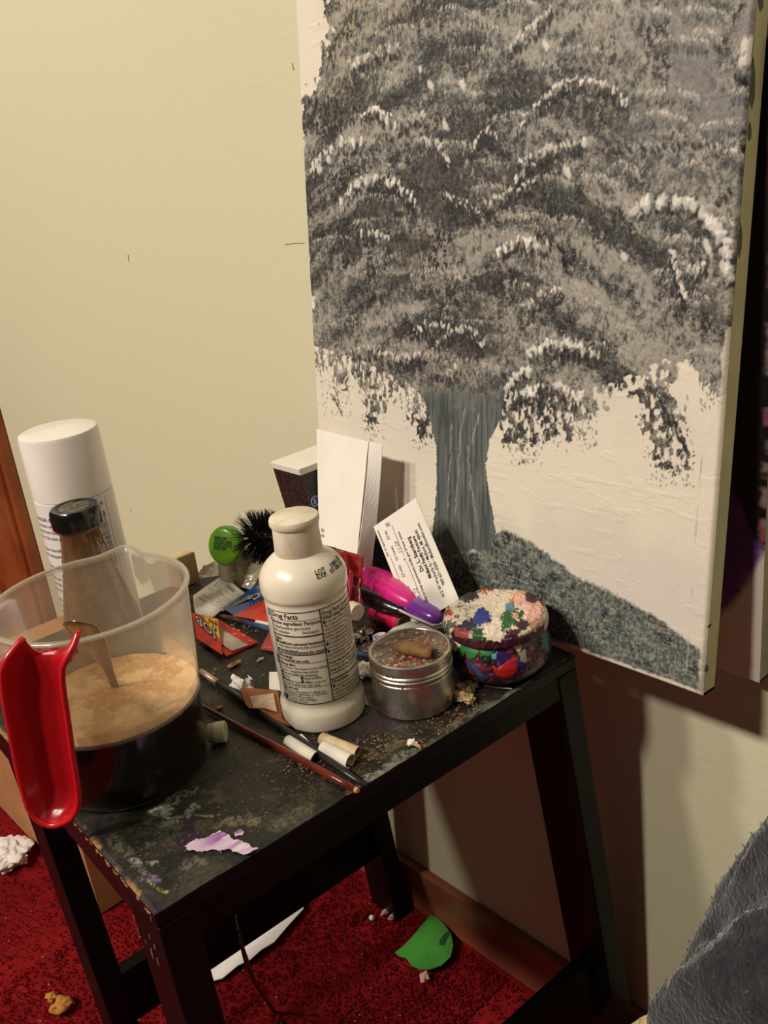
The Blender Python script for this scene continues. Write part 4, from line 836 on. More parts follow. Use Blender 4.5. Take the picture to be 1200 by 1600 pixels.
# folded blank card
wTL, wTR = cpos(495, 670, .016), cpos(577, 690, .030); wR2 = cpos(598, 694, .0265); down = -(cn_*.98)+cf_*.16; down = nrm(down)
bc_ = cpos(559, 866, .052); bR = cpos(579, 900, .0360); hgt_ = np.linalg.norm(bc_-wTR)
wBL = cpos(499, 848, .050); fc = empty('folded_card', (wBL+bc_)/2, 'blank white folded card propped against the left of the painting', 'card')
mb, f, n = quad_sheet(wBL, bc_, wTR, wTL, .0006, 12, 12, lambda u, v: .0015*math.sin(math.pi*u)); mb.build('front_panel', mat('white_card', lin(236, 230, 222), .7, noise=(22, lin(226, 218, 206), .5)), fc)
mb, f2, n2 = quad_sheet(bc_, bR, wR2, wTR, .0006, 4, 12, lambda u, v: .0012*math.sin(math.pi*v)); mb.build('side_panel', mat('white_card_flap', lin(234, 229, 222), .7), fc)
mb = MB(); mb.tube([f(1, t)+n*(.0004) for t in np.linspace(0, 1, 12)], [.00022+.0002*(rng.random() > .7) for _ in range(12)], n=5); mb.build('fold_crease', mat('crease_grey', lin(90, 84, 76), .8), fc)
mb = MB()
for k in range(7): q = f(.12+.02*rng.normal(), .08+.03*rng.normal())+n*.0004; mb.lump(q, .0016, seed=k, sub=1, sc=(.15, 1, 1.3))
tag(mb.build('smudge', mat('grey_smudge', lin(170, 164, 156), .9), fc), kind='stuff')

# small dark box with white lid, behind the folded card
def ony_(px, py, b): return on_plane(px, py, S(0, b, 0), ey)
def on_y(px, py, Y): d = ray(px, py); return O+d*Y/d[1]
bt0 = on_y(467, 733, .6905); btm = on_y(484, 790, .6905); zt = bt0[2]; zb = T+.0006
xl = lambda z: bt0[0]+(btm[0]-bt0[0])*(zt-z)/(zt-btm[2])
box_ = empty('small_box', [.53, .715, zb], 'small black box with white lid peeping out behind the folded card', 'box')
def tbox(z0, z1, g=0.): return [(xl(z0)-g, .6905-g, z0), (.562+g-.6*(xl(z0)-bt0[0]), .6905-g, z0), (.562+g-.6*(xl(z0)-bt0[0]), .735+g, z0), (xl(z0)-g, .735+g, z0), (xl(z1)-g, .6905-g, z1), (.562+g-.6*(xl(z1)-bt0[0]), .6905-g, z1), (.562+g-.6*(xl(z1)-bt0[0]), .735+g, z1), (xl(z1)-g, .735+g, z1)]
mb = MB(); mb.hexa(tbox(zb, zt-.007)); mb.build('box_body', mat('starry_black', lin(20, 14, 16), .4, noise=(420, lin(120, 110, 112), .18)), box_)
mb = MB(); mb.hexa(tbox(zt-.0068, zt, .0008)); mb.build('lid', mat('white_lid', lin(232, 226, 214), .5), box_, bevel=.0006)
mb = MB(); c = on_y(492, 783, .6903); R1 = np.array([1., 0, 0])
for r0, r1, m_ in [(0, .0056, 0)]:
    mb.add([c+np.array([math.cos(a)*.0056, -.0002, math.sin(a)*.0056]) for a in np.linspace(0, 6.28, 33)[:-1]], [tuple(range(32))])
emb = mb.build('round_emblem', mat('blue_seal', lin(36, 74, 170), .4), box_)
mb = MB(); mb.tube([c+np.array([math.cos(a)*.0050, -.0005, math.sin(a)*.0050]) for a in np.linspace(0, 6.28, 33)], .0003, n=4, caps=False)
put_text(mb, 'S', .0070, lambda x, y: c+np.array([x-.0020, -.0006, y-.0022]), bold=.0002); mb.build('emblem_mark', m_paper, emb)

# ================================================================== HEAP AT THE BACK OF THE STOOL
def loft(mb, pts, rad, n=20, flat=1., up=(0, 0, 1)): return mb.tube(pts, rad, n=n, flat=flat, up=up)
def arr(pxs, h): return [TP(p[0], p[1], (h if not hasattr(h, '__len__') else h[i])) for i, p in enumerate(pxs)]
# round hairbrush with black bristles
c0 = ony_(436, 842, .27); c1 = ony_(400, 838, .285); axb = nrm(c0-c1); hb = empty('round_hairbrush', c0, 'round hairbrush with stiff black bristles, behind the white bottle', 'hairbrush')
m_br = mat('black_bristle', lin(16, 14, 15), .45)
mb = MB(); mb.tube([c1-axb*.001, c1, c1+axb*.004, c0, c0+axb*.012], [.002, .007, .0095, .0098, .0095], n=20); mb.build('barrel', m_br, hb, smooth=True)
mb = MB(); u1 = nrm(np.cross(axb, UP)); u2 = np.cross(u1, axb); tv = []; tf = []
for k in range(1500):
    t = rng.uniform(-.02, 1.25); a = rng.uniform(0, 6.283); base = c1+(c0-c1)*max(t, 0); d = nrm(u1*math.cos(a)+u2*math.sin(a)+axb*(rng.normal(0, .12)-(.55 if t < .25 else .25)-(.6 if t < .05 else 0)))
    L = rng.uniform(.0165, .021) if base[2]+d[2]*.016 > T+.001 else rng.uniform(.004, .008); p0 = base+d*.006; p1 = base+d*(.006+L); s1 = nrm(np.cross(d, axb))*.00032; s2 = np.cross(d, s1)*.9
    n0 = len(tv); tv += [p0+s1, p0-s1*.5+s2, p0-s1*.5-s2, p1+s1*.6, p1-s1*.3+s2*.6, p1-s1*.3-s2*.6]; tf += [(n0, n0+1, n0+4, n0+3), (n0+1, n0+2, n0+5, n0+4), (n0+2, n0, n0+3, n0+5), (n0+3, n0+4, n0+5)]
mb.add(tv, tf); tag(mb.build('bristles', m_br, hb), kind='stuff')
e0 = c0+axb*.012; e1 = S(.305, .225, T+.010); mb = MB(); mb.tube([e0, lerp(e0, e1, .3), e1], [.0085, .005, .0065], n=14); mb.build('brush_handle', m_br, hb, smooth=True)
m_bag = clear_mat('clear_film', (.96, .96, .94), lin(214, 204, 182), .78, rough=.12, gloss=.16, trans=.5)
# lime green lid
g0 = ony_(351, 852, .325); gn = nrm(O-g0+np.array([-.35, .45, .0])); gr_ = empty('lime_lid', g0, 'lime green rounded plastic lid with dark print, on a clear container beside the bristles', 'lid')
mb = MB(); mb.lathe(g0-gn*.008, gn, [(0, .0175), (.003, .0188), (.008, .0186), (.0105, .0170), (.0118, .0130), (.0120, .0)], 48, cap1=False); mb.build('lid_shell', mat('lime_plastic', lin(126, 190, 34), .3, noise=(60, lin(84, 150, 26), .6), coat=.3), gr_, smooth=True, auto=60)
gx_ = nrm(np.cross(UP, gn)); gy_ = np.cross(gn, gx_); mb = MB()
put_text(mb, 'KEEP CAP\nCLOSED AND\nSTORE COOL\nAND DRY', .0042, lambda x, y: g0+gn*.0044+gx_*(x*.8-.0095)+gy_*(y+.0050), line=.75, bold=.0001); mb.build('print', mat('dark_green_ink', lin(34, 70, 22), .6), gr_)
mb = MB(); mb.tube([g0-gn*.008, g0-gn*.012+UP*-.012, np.array([g0[0]-gn[0]*.004, g0[1]-gn[1]*.004, T+.002])], [.0150, .0160, .015], n=28); mb.build('clear_body', m_bag, gr_, smooth=True)
# crumpled clear bag
def crumple(a, seed, amp, f1=3., f2=7.):
    def g(u, v): return amp*(2*abs(2*float(vnoise(np.array([u*f1+seed]), np.array([v*f1+u]), seed)[0])-1)-1+.6*(2*float(vnoise(np.array([u*f2]), np.array([v*f2+seed]), seed+5)[0])-1))
    return g
bagp = TP(385, 900, .004); bag = empty('clear_bag', bagp, 'crumpled clear plastic bag lying behind the receipt', 'bag')
for (q, h, sd, am) in [([(303, 905), (352, 898), (356, 868), (318, 884)], (.004, .006, .018, .012), 2, .0008), ([(348, 900), (420, 908), (424, 868), (345, 853)], (.010, .010, .030, .036), 3, .0013), ([(349, 908), (392, 922), (418, 880), (350, 880)], (.007, .004, .026, .022), 5, .0011), ([(380, 912), (412, 922), (424, 878), (392, 886)], (.006, .003, .022, .020), 7, .0014)]:
    P4 = [TP(p[0], p[1], h[i]) for i, p in enumerate(q)]; mb, f, n = quad_sheet(*P4, .00025, 16, 14, crumple(1, sd, am)); mb.build('film', m_bag, bag)
mb = MB(); q = TP(386, 893, .012); mb.lump(q, .006, seed=4, amp=.5, sub=2, sc=(1, .7, .9)); mb.build('foil_twist', mat('shiny_foil', lin(200, 196, 190), .15, metal=1., bump=.6, bscale=120), bag)
# receipt
def paper_quad(name, q, hs, mt, label, cat, th=.0003, bend=None, nu=12, nv=10, parent=None):
    P4 = [TP(p[0], p[1], hs[i]) for i, p in enumerate(q)]; mb, f, n = quad_sheet(*P4, th, nu, nv, bend); o = mb.build(name, mt, parent)
    if label: tag(o, label, cat)
    return o, f, n
m_rec = mat('receipt_paper', lin(214, 208, 194), .75, noise=(50, lin(196, 190, 176), .5))
rc = empty('receipt', TP(345, 940, .004), 'crumpled white till receipt with faint grey print, right of the jug', 'receipt')
o, f, n = paper_quad('receipt_sheet', [(302, 930), (346, 953), (394, 934), (350, 899)], (.010, .007, .010, .012), m_rec, None, None, bend=lambda u, v: .0012*math.sin(5*u+2*v)-.0004, parent=rc)
paper_quad('receipt_fold', [(306, 958), (326, 967), (346, 953), (302, 930)], (.011, .005, .007, .010), mat('receipt_back', lin(226, 222, 212), .7), None, None, bend=lambda u, v: -.002*math.sin(3.14*v), parent=rc)
mb = MB()
for r_ in range(9):
    x = .08
    while x < .92:
        L = rng.uniform(.03, .14)
        if rng.random() < .6:
            y_ = .12+r_*.09; pts = [f(x+k/3*L, y_)+n*.0004 for k in range(4)]+[f(x+k/3*L, y_+.025)+n*.0004 for k in range(4)]
            mb.add(pts, [(i, i+1, 5+i, 4+i) for i in range(3)])
        x += L+.03
for k in range(22): y_ = .76; x = .30+k*.012; mb.add([f(x, y_)+n*.0004, f(x+.006, y_)+n*.0004, f(x+.006, y_+.12)+n*.0004, f(x, y_+.12)+n*.0004], [(0, 1, 2, 3)])
tag(mb.build('print', mat('faded_ink', lin(156, 150, 142), .8), rc), kind='stuff')
# light wooden stub standing at the far back edge
q0 = ony_(264, 858, .372); mb = MB(); q1 = ony_(297, 872, .372); dd = q1-q0; zc = q1[2]
mb.box([(q0[0]+q1[0])/2, (q0[1]+q1[1])/2, (zc+T)/2+.004], dd/2*[1, 1, 0], np.array([-.003, .006, 0]), [0, 0, (zc-T)/2+.0036]); tag(mb.build('wood_block', mat('pale_wood', lin(206, 178, 136), .7, noise=(40, lin(180, 150, 110), .6)), bevel=.001), 'pale wooden block standing behind the right side of the jug', 'wood')
# blue and red wrapper
wr = empty('blue_red_wrapper', TP(400, 950, .002), 'glossy blue and red wrapper tucked behind the white bottle', 'wrapper')
paper_quad('blue_panel', [(348, 951), (366, 962), (442, 936), (398, 917)], (.006, .004, .008, .012), mat('blue_gloss', lin(26, 62, 150), .2, noise=(30, lin(30, 110, 180), .8), coat=.5), None, None, .0012, parent=wr)
o, f, n = paper_quad('red_panel', [(364, 963), (424, 976), (470, 954), (416, 936)], (.005, .004, .010, .011), mat('red_gloss', lin(214, 44, 26), .28, coat=.4), None, None, .0012, bend=lambda u, v: .0012*math.sin(3.1*u), parent=wr)
paper_quad('white_edge', [(398, 972), (424, 978), (426, 974), (400, 969)], (.006, .006, .0065, .0065), m_paper, None, None, .0006, parent=wr)
mb = MB(); PT = lambda x0, y0, a, b, h: (lambda x, y: TP(x0+x*a[0]+y*b[0], y0+x*a[1]+y*b[1], h))
put_text(mb, 'Co', 14, PT(408, 925, (-1.2, .35), (-.2, .9), .0125), bold=.2); put_text(mb, 'ultra', 8, PT(428, 925, (-1.5, .1), (-.1, -.6), .0135)); mb.build('lettering', m_paper, wr)
# opened red packet with yellow corner
rp = empty('red_packet', TP(355, 995, .002), 'torn red cardboard packet with yellow price corner, right of the jug', 'packet')
m_rp = mat('red_card', lin(196, 34, 26), .45, noise=(260, lin(150, 24, 20), .3))
paper_quad('back_panel', [(314, 988), (354, 1026), (403, 1004), (330, 962)], (.0015, .0015, .0022, .0030), m_rp, None, None, .0016, parent=rp)
paper_quad('inner_sheet', [(346, 1006), (362, 1017), (388, 1008), (340, 979)], (.0034, .0034, .0036, .0044), mat('grey_card', lin(184, 172, 156), .8, noise=(90, lin(150, 140, 122), .6)), None, None, .0004, parent=rp)
o, f, n = paper_quad('front_flap', [(308, 998), (348, 1024), (341, 968), (300, 957)], (.004, .0045, .0085, .0080), m_rp, None, None, .0007, parent=rp)
fp = lambda x, y, k: f(x, y)+n*k
mb = MB(); mb.add([fp(.40, .97, .0006), fp(.99, .99, .0006), fp(.97, .42, .0006)], [(0, 1, 2)]); ye = mb.build('price_corner', mat('yellow_print', lin(236, 190, 30), .5), rp)
mb = MB(); put_text(mb, "99¢", .40, lambda x, y: fp(.97-x*.62, .93-y*.55-x*.05, .0009), bold=.012); mb.build('price', mat('dark_red_ink', lin(120, 20, 16), .6), rp)
mb = MB(); put_text(mb, 'JOB', .46, lambda x, y: fp(.84-x*.95, .60-y*.9+x*.42, .0010), bold=.035); mb.build('lettering_outline', mat('black_outline', lin(40, 20, 20), .6), rp)
mb = MB(); put_text(mb, 'JOB', .46, lambda x, y: fp(.84-x*.95, .60-y*.9+x*.42, .0013), bold=.004); mb.build('lettering', mat('silver_ink', lin(186, 180, 176), .4), rp)
mb = MB()
for (x, y) in [(362, 976), (372, 984), (380, 992), (390, 1000), (366, 990)]: mb.tube([TP(x-2, y, .0042), TP(x+3, y+1, .0042)], [.0003, .0004], n=5)
put_text(mb, 'T', 8, PT(366, 986, (-1, -.3), (.4, -.8), .0042)); tag(mb.build('small_print', mat('pale_print', lin(220, 190, 170), .6), rp), kind='stuff')
# red dotted card corner behind the bottle
rt = empty('dotted_red_card', TP(425, 1008, .001), 'red card corner with white dots sticking out left of the white bottle', 'card')
paper_quad('card_sheet', [(407, 1014), (434, 1020), (436, 988), (422, 984)], (.002, .002, .006, .006), mat('crimson_card', lin(164, 30, 40), .35, coat=.4), None, None, .0005, parent=rt)
mb = MB()
for k in range(5): mb.lump(TP(414+k*4.5, 1011+k*.4, .0036), .0005, sub=1, amp=0)
tag(mb.build('white_dots', m_paper, rt), kind='stuff')
# long blue-handled brush lying behind the bottle
pb = empty('blue_paintbrush', TP(480, 1000, .0), 'thin blue paintbrush with muddy tip lying behind the white bottle', 'paintbrush')
m_blue = mat('blue_grey_lacquer', lin(58, 84, 120), .3, noise=(50, lin(44, 60, 90), .6), coat=.3)
L0, L1 = TP(344, 961, .0035), TP(592, 1030, .0032)
mb = MB(); mb.tube([lerp(L0, L1, t) for t in (.155, .3, .6, 1)], [.0022, .0026, .0026, .0015], n=12); mb.build('brush_handle', m_blue, pb, smooth=True)
mb = MB(); mb.tube([lerp(L0, L1, t) for t in (.06, .16)], [.0022, .0024], n=12); mb.build('ferrule', mat('muddy_ferrule', lin(96, 78, 62), .5, metal=.3), pb, smooth=True)
mb = MB(); mb.tube([lerp(L0, L1, t) for t in (-.01, .02, .062)], [.0004, .0024, .0021], n=10, flat=.6); mb.build('brush_hair', mat('muddy_hair', lin(120, 96, 66), .9), pb, smooth=True)
# red crinkled wrapper standing right of the bottle
rw = empty('red_crinkled_wrapper', TP(556, 985, .0), 'red crinkled foil wrapper standing behind the right of the bottle', 'wrapper')
m_rw = mat('red_foil_paper', lin(186, 28, 30), .35, noise=(30, lin(150, 16, 24), .5), coat=.3)
def camq(q, b, hs=None): return [ony_(p[0], p[1], b+(hs[i] if hs else 0)) for i, p in enumerate(q)]
for nm, q, b, db, mt, sd, am in [('front_fold', [(535, 955), (560, 948), (574, 872), (519, 857)], .165, (0, 0, .0, .0), m_rw, 3, .0030), ('back_fold', [(528, 945), (552, 945), (553, 866), (516, 853)], .175, (0, 0, .006, .008), m_rw, 6, .0028), ('lower_fold', [(536, 975), (556, 972), (563, 905), (548, 890)], .150, (0, 0, .004, .004), mat('magenta_foil_paper', lin(150, 26, 52), .35, coat=.3), 9, .0018)]:
    P4 = camq(q, b, db); 
    for p in P4: p[2] = max(p[2], T+.001)
    mb, f, n = quad_sheet(*P4, .0004, 18, 18, (lambda c_: (lambda u, v: c_(u, v)+.002*math.sin(9*u)))(crumple(1, sd, am*1.6, 2.2, 6))); o = mb.build(nm, mt, rw, smooth=True)
    if nm == 'lower_fold':
        mb = MB(); mb.tube([f(.95, t)+n*.0008 for t in np.linspace(.1, 1, 14)], .0004, n=5); mb.build('white_edge', m_paper, o)
# two-tone hairbrush, pink and purple
dt = empty('pink_purple_brush', TP(610, 960, .0), 'oval hairbrush with hot pink shell, black rim and purple end', 'hairbrush')
hh = .028; kk = 1/1960.
P_ = arr([(549, 897), (560, 900), (580, 904), (600, 913), (622, 927), (638, 938), (648, 946)], hh+.002); mb = MB(); mb.tube(P_, [.0060, .0105, .0128, .0138, .0126, .0084, .0020], n=28, flat=.80); mb.build('pink_shell', mat('hot_pink', lin(200, 34, 124), .3, coat=.4), dt, smooth=True)
P_ = arr([(548, 915), (562, 922), (582, 930), (604, 941), (626, 951), (642, 957)], hh-.006); mb = MB(); mb.tube(P_, [.005, .0100, .0118, .0118, .0088, .002], n=24, flat=.75); mb.build('black_base', mat('black_plastic', lin(18, 14, 18), .25, coat=.3), dt, smooth=True)
P_ = arr([(636, 941), (650, 948), (664, 956), (677, 963), (685, 968), (689, 970)], hh-.002); mb = MB(); mb.tube(P_, [.0074, .0088, .0092, .0082, .0058, .0010], n=24, flat=.85); mb.build('purple_end', mat('purple_plastic', lin(116, 50, 160), .28, coat=.4), dt, smooth=True)
mb = MB(); rim1 = arr([(560, 888), (585, 888), (608, 897), (632, 914), (650, 930), (668, 944), (684, 955), (692, 966), (689, 976), (676, 977), (660, 970), (642, 962), (620, 951), (600, 946)], hh-.004); mb.tube(rim1, [.0006]+[.0011]*12+[.0006], n=8); mb.build('cream_rim', mat('cream_rim', lin(206, 196, 184), .4), dt, smooth=True)
# small white capped tube, pink tube
wt = empty('cream_capped_tube', TP(560, 975, .0), 'small tube with ribbed cream cap, right of the white bottle', 'tube')
a, b = ony_(548, 962, .150), ony_(573, 964, .128); a[2] = b[2] = max(b[2], T+.009); axc = nrm(b-a)
mb = MB(); mb.tube([a-axc*.018, a], [.0060, .0066], n=24); mb.build('tube_body', mat('tube_cream', lin(190, 176, 150), .5), wt, smooth=True, auto=50)
mb = MB(); mb.lathe(a+axc*.0004, axc, [(0, .0070), (.001, .0074), (.009, .0074), (.0100, .0066), (.0102, .0)], 40, cap1=False, fn=lambda t, h: 1+(.02*math.sin(t*20) if h < .009 else 0)); mb.build('cap', mat('cream_cap', lin(204, 192, 162), .5), wt, smooth=True, auto=40)
pk = empty('pink_tube', TP(615, 985, .0), 'hot pink plastic tube lying under the pink hairbrush', 'tube')
b = TP(629, 974, .0085); a = TP(585, 952, .0085)+np.array([0, 0, .0]); mb = MB(); mb.tube([a, lerp(a, b, .5), b], [.0078, .0080, .0080], n=32); o = mb.build('tube_body', mat('pink_plastic', lin(200, 26, 84), .35, coat=.3), pk, smooth=True, auto=50)
axc = nrm(b-a); mb = MB(); mb.lathe(b+axc*.0002, axc, [(0, .0074), (.0012, .0072), (.0016, .0060), (.0010, .0020), (.0004, .0012)], 36); mb.build('end_plug', mat('grimy_end', lin(150, 104, 84), .6, noise=(150, lin(96, 60, 56), .7)), pk, smooth=True, auto=40)
# white paint tube with teal print
pt = empty('white_paint_tube', TP(640, 990, .0), 'squeezed white paint tube with teal mark, behind the grinder', 'tube')
P_ = arr([(608, 1003), (622, 993), (645, 984), (668, 977), (690, 970)], (.010, .011, .011, .010, .008)); mb = MB(); mb.tube(P_, [.0066, .0086, .0096, .0104, .0112], n=28, flat=(.9, .8, .65, .4, .1)); o = mb.build('tube_body', mat('white_tube', lin(222, 218, 212), .35, noise=(120, lin(200, 196, 192), .4), coat=.2), pt, smooth=True)
mb = MB(); mb.tube([P_[0]+nrm(P_[0]-P_[1])*.0005, P_[0]+nrm(P_[0]-P_[1])*.004], [.0058, .0040], n=20); mb.build('shoulder', m_white, pt, smooth=True)
c = TP(640, 984, .0188); tgt = nrm(P_[3]-P_[1]); sd_ = nrm(np.cross(UP, tgt)); mb = MB(); mb.tube([c+tgt*math.cos(a)*.0045+sd_*math.sin(a)*.0016-UP*.0004 for a in np.linspace(0, 6.28, 25)], .00045, n=5, caps=False); mb.build('teal_mark', mat('teal_mark', lin(70, 150, 170), .5), pt)
mb = MB(); c = TP(650, 975, .0175); mb.tube([c+tgt*t for t in np.linspace(0, .012, 8)], .0003, n=5); mb.tube([c+sd_*.002+tgt*t for t in np.linspace(0, .008, 8)], .0003, n=5); tag(mb.build('small_print', m_ink, pt), kind='stuff')
# tiny pot with purple paint
c = onz(597, 1012, T+.0004); tp_ = empty('purple_paint_pot', c, 'tiny clear pot holding dried purple paint, behind the grinder', 'pot')
mb = MB(); mb.lathe(c, UP, [(0, .0050), (.001, .0054), (.0105, .0064), (.0108, .0060), (.0104, .0056), (.002, .0048), (.0018, .0)], 32, cap1=False); mb.build('pot_body', mat('frosted_pot', lin(206, 208, 214), .35), tp_, smooth=True, auto=50)
mb = MB(); mb.lump(c+UP*.0082, 1., seed=3, sub=2, amp=.2, sc=(.0050, .0050, .0010)); mb.build('purple_paint', mat('purple_paint', lin(104, 84, 150), .5, noise=(400, lin(180, 176, 200), .6)), tp_)
# scraps of foil
for k, (x, y, h, sc3, lb) in enumerate([(570, 989, .004, (.0085, .006, .003), 'crinkled silver foil scrap under the cream cap'), (583, 1016, .003, (.006, .005, .0025), 'crinkled silver foil scrap beside the tiny purple pot'), (548, 1003, .003, (.005, .005, .0022), 'crinkled silver foil scrap against the right of the bottle')]):
    mb = MB(); mb.lump(TP(x, y, h), 1., seed=k+5, amp=.75, sub=3, sc=sc3, freq=3.5); tag(mb.build('foil_scrap', mat('foil', lin(206, 196, 184), .22, metal=1., noise=(200, lin(60, 40, 40), .5))), lb, 'foil', 'foil scraps behind the grinder')

# ================================================================== SMALL THINGS ON THE TABLE TOP
# brushes
bb = empty('black_paintbrush', TP(450, 1145, 0), 'black-handled paintbrush crossing the table to its front edge', 'paintbrush')
L0, L1 = TP(318, 1051, .0040), TP(570, 1228, .0030)
mb = MB(); mb.tube([lerp(L0, L1, t) for t in (.105, .3, .6, .9, 1)], [.0026, .0030, .0026, .0027, .0016], n=14); mb.build('brush_handle', mat('black_lacquer', lin(26, 24, 26), .35, noise=(60, lin(50, 44, 42), .5)), bb, smooth=True)
mb = MB(); mb.tube([lerp(L0, L1, t) for t in (-.02, .0, .11)], [.0021, .0024, .0027], n=14); mb.build('ferrule', mat('pinkish_ferrule', lin(176, 146, 128), .4, metal=.4), bb, smooth=True)
mb = MB(); mb.tube([lerp(L0, L1, t) for t in (-.09, -.05, -.015)], [.0005, .0024, .0020], n=10); mb.build('brush_hair', mat('dark_hair', lin(60, 40, 30), .9), bb, smooth=True)
rb_ = empty('red_brown_paintbrush', TP(440, 1175, 0), 'red-brown paintbrush handle with chipped end, nearest the table edge', 'paintbrush')
L0, L1 = TP(322, 1106, .0030), TP(560, 1236, .0030); L0 = L0+(L0-L1)*.04
mb = MB(); mb.tube([lerp(L0, L1, t) for t in (0, .3, .6, .85, .985)], [.0016, .0022, .0026, .0026, .0023], n=14); mb.build('brush_handle', mat('red_brown_lacquer', lin(118, 40, 22), .25, noise=(30, lin(84, 28, 18), .7), coat=.4), rb_, smooth=True)
mb = MB(); mb.tube([lerp(L0, L1, t) for t in (.983, .998)], [.0022, .0017], n=10); mb.build('chipped_end', mat('bare_wood_end', lin(206, 150, 110), .7), rb_)
# white cap beside the jug
c = TP(322, 1146, .0076); e = TP(353, 1143, .0076); axc = nrm(e-c); sc1 = empty('white_screw_cap', TP(340, 1150, 0), 'grubby white screw cap lying on its side against the jug', 'cap')
mb = MB(); mb.lathe(lerp(c, e, .42), axc, [(0, .0066), (.0006, .0074), (np.linalg.norm(e-c)*.52, .0076), (np.linalg.norm(e-c)*.58, .0070), (np.linalg.norm(e-c)*.585, .0)], 40, cap1=False); mb.build('cap_shell', mat('grubby_white', lin(196, 192, 168), .5, noise=(90, lin(160, 156, 130), .5)), sc1, smooth=True, auto=40)
mb = MB(); mb.lathe(lerp(c, e, .12), axc, [(0, .0062), (.001, .0068), (.0060, .0070)], 40); mb.build('cap_ring', mat('grubby_ring', lin(170, 162, 146), .5), sc1, smooth=True, auto=40)
# rolled white paper tubes
def roll(p, q, r, lb, dark=True, closed=.92, mt=None):
    p, q = np.array(p), np.array(q); d = nrm(q-p); s1 = nrm(np.cross(d, UP)); s2 = np.cross(s1, d); L = np.linalg.norm(q-p)
    a0 = -math.pi*closed; f = lambda u, v: p+d*L*v*(1+.04*math.sin(5*u))+(s1*math.cos(a0+2*math.pi*closed*u+math.pi/2)+s2*math.sin(a0+2*math.pi*closed*u+math.pi/2))*r*(1+.12*u*(1 if closed > .8 else 0))*(.9+.1*v)
    mb = MB(); mb.sheet(f, 28, 4, .0005); o = mb.build('paper_roll', mt or mat('roll_paper', lin(226, 220, 206), .7)); tag(o, lb, 'paper', 'rolled paper pieces by the table edge'); return o
roll(TP(450, 1157, .0034), TP(492, 1184, .0034), .0040, 'half-open white paper roll between the two brush handles', closed=.55)
roll(TP(505, 1168, .0050), TP(547, 1190, .0050), .0046, 'clean white paper roll with dark open end, right of black brush')
roll(TP(503, 1154, .0046), TP(558, 1177, .0042), .0042, 'stained cream paper roll behind the clean white one', mt=mat('stained_roll', lin(206, 186, 152), .7, noise=(120, lin(170, 140, 96), .6)))
o, f, n = paper_quad('paper_sliver', [(466, 1148), (472, 1147), (494, 1170), (488, 1168)], (.002, .003, .003, .002), m_paper, 'thin white paper sliver poking out under the black brush', 'paper', .0005)
# kraft square with cream window
kf = empty('brown_card_packet', TP(420, 1105, .002), 'brown card sleeve with cream window, left of the bottle base', 'sleeve')
kp = [(375, 1076), (381, 1074), (434, 1079), (441, 1122), (453, 1134), (437, 1128), (405, 1108), (389, 1106), (384, 1100)]; kh = [.0085, .0080, .0060, .0050, .0050, .0066, .0074, .0080, .0085]
P4 = [TP(p[0], p[1], kh[i]) for i, p in enumerate(kp)]; mb = MB(); mb.prism(P4, [0, 0, -.0006]); mb.build('card_sheet', mat('kraft_card', lin(160, 100, 56), .7, noise=(90, lin(134, 80, 44), .6)), kf)
kp = [(390, 1088), (427, 1083), (433, 1112), (412, 1106), (396, 1106)]; P4 = [TP(p[0], p[1], .0086-.0012*(p[0]-390)/45) for p in kp]; mb = MB(); mb.prism(P4, [0, 0, -.0004]); mb.build('cream_window', mat('cream_window', lin(214, 192, 168), .7, noise=(160, lin(190, 150, 124), .7)), kf)
# crumpled white scraps
cs = empty('torn_paper', TP(378, 1068, 0), 'small torn crumpled white paper above the brown sleeve', 'paper')
for (q, hs_, sd) in [([(359, 1072), (378, 1080), (380, 1062), (364, 1053)], (.003, .004, .011, .010), 1), ([(378, 1079), (398, 1078), (392, 1066), (380, 1062)], (.003, .003, .007, .010), 2), ([(383, 1066), (388, 1070), (394, 1060), (388, 1055)], (.008, .008, .012, .011), 4)]:
    P4 = [TP(p[0], p[1], hs_[i]) for i, p in enumerate(q)]; mb, f, n = quad_sheet(*P4, .0004, 8, 8, crumple(1, sd, .0014, 3, 6)); mb.build('torn_piece', m_paper, cs)
o, f, n = paper_quad('folded_paper', [(421, 1077), (446, 1080), (446, 1050), (421, 1050)], (.004, .004, .014, .014), m_paper, 'folded white paper wedged behind the left of the bottle', 'paper', .0010)
mb = MB(); mb.lump(TP(569, 1046, .004), 1., seed=9, amp=.5, sub=3, sc=(.007, .009, .0045), freq=2.6); tag(mb.build('crumpled_tissue', m_paper), 'crumpled white tissue between the bottle and the grinder', 'tissue')
mb = MB(); P4 = [TP(*p) for p in [(556, 1095, .002), (577, 1102, .001), (566, 1075, .006)]]; mb.prism(P4, [0, 0, -.0006]); tag(mb.build('paper_scrap', m_paper), 'pointed cream paper corner sticking out from under the bottle', 'paper')
cr_ = empty('cream_crumble', TP(728, 1085, 0), 'cream crumbly lump right of the metal grinder', 'crumb')
for k, (x, y, r_) in enumerate([(724, 1088, .0048), (733, 1092, .0040), (720, 1074, .0042), (735, 1072, .0050), (728, 1080, .0044)]):
    mb = MB(); mb.lump(TP(x, y, .0035), r_, seed=k, amp=.6, sub=3, freq=2.6, sc=(1, 1, .75)); mb.build('lump', mat('cream_crumb', lin(206, 186, 146), .8, noise=(200, lin(170, 140, 100), .6), bump=.6, bscale=300), cr_, smooth=True)
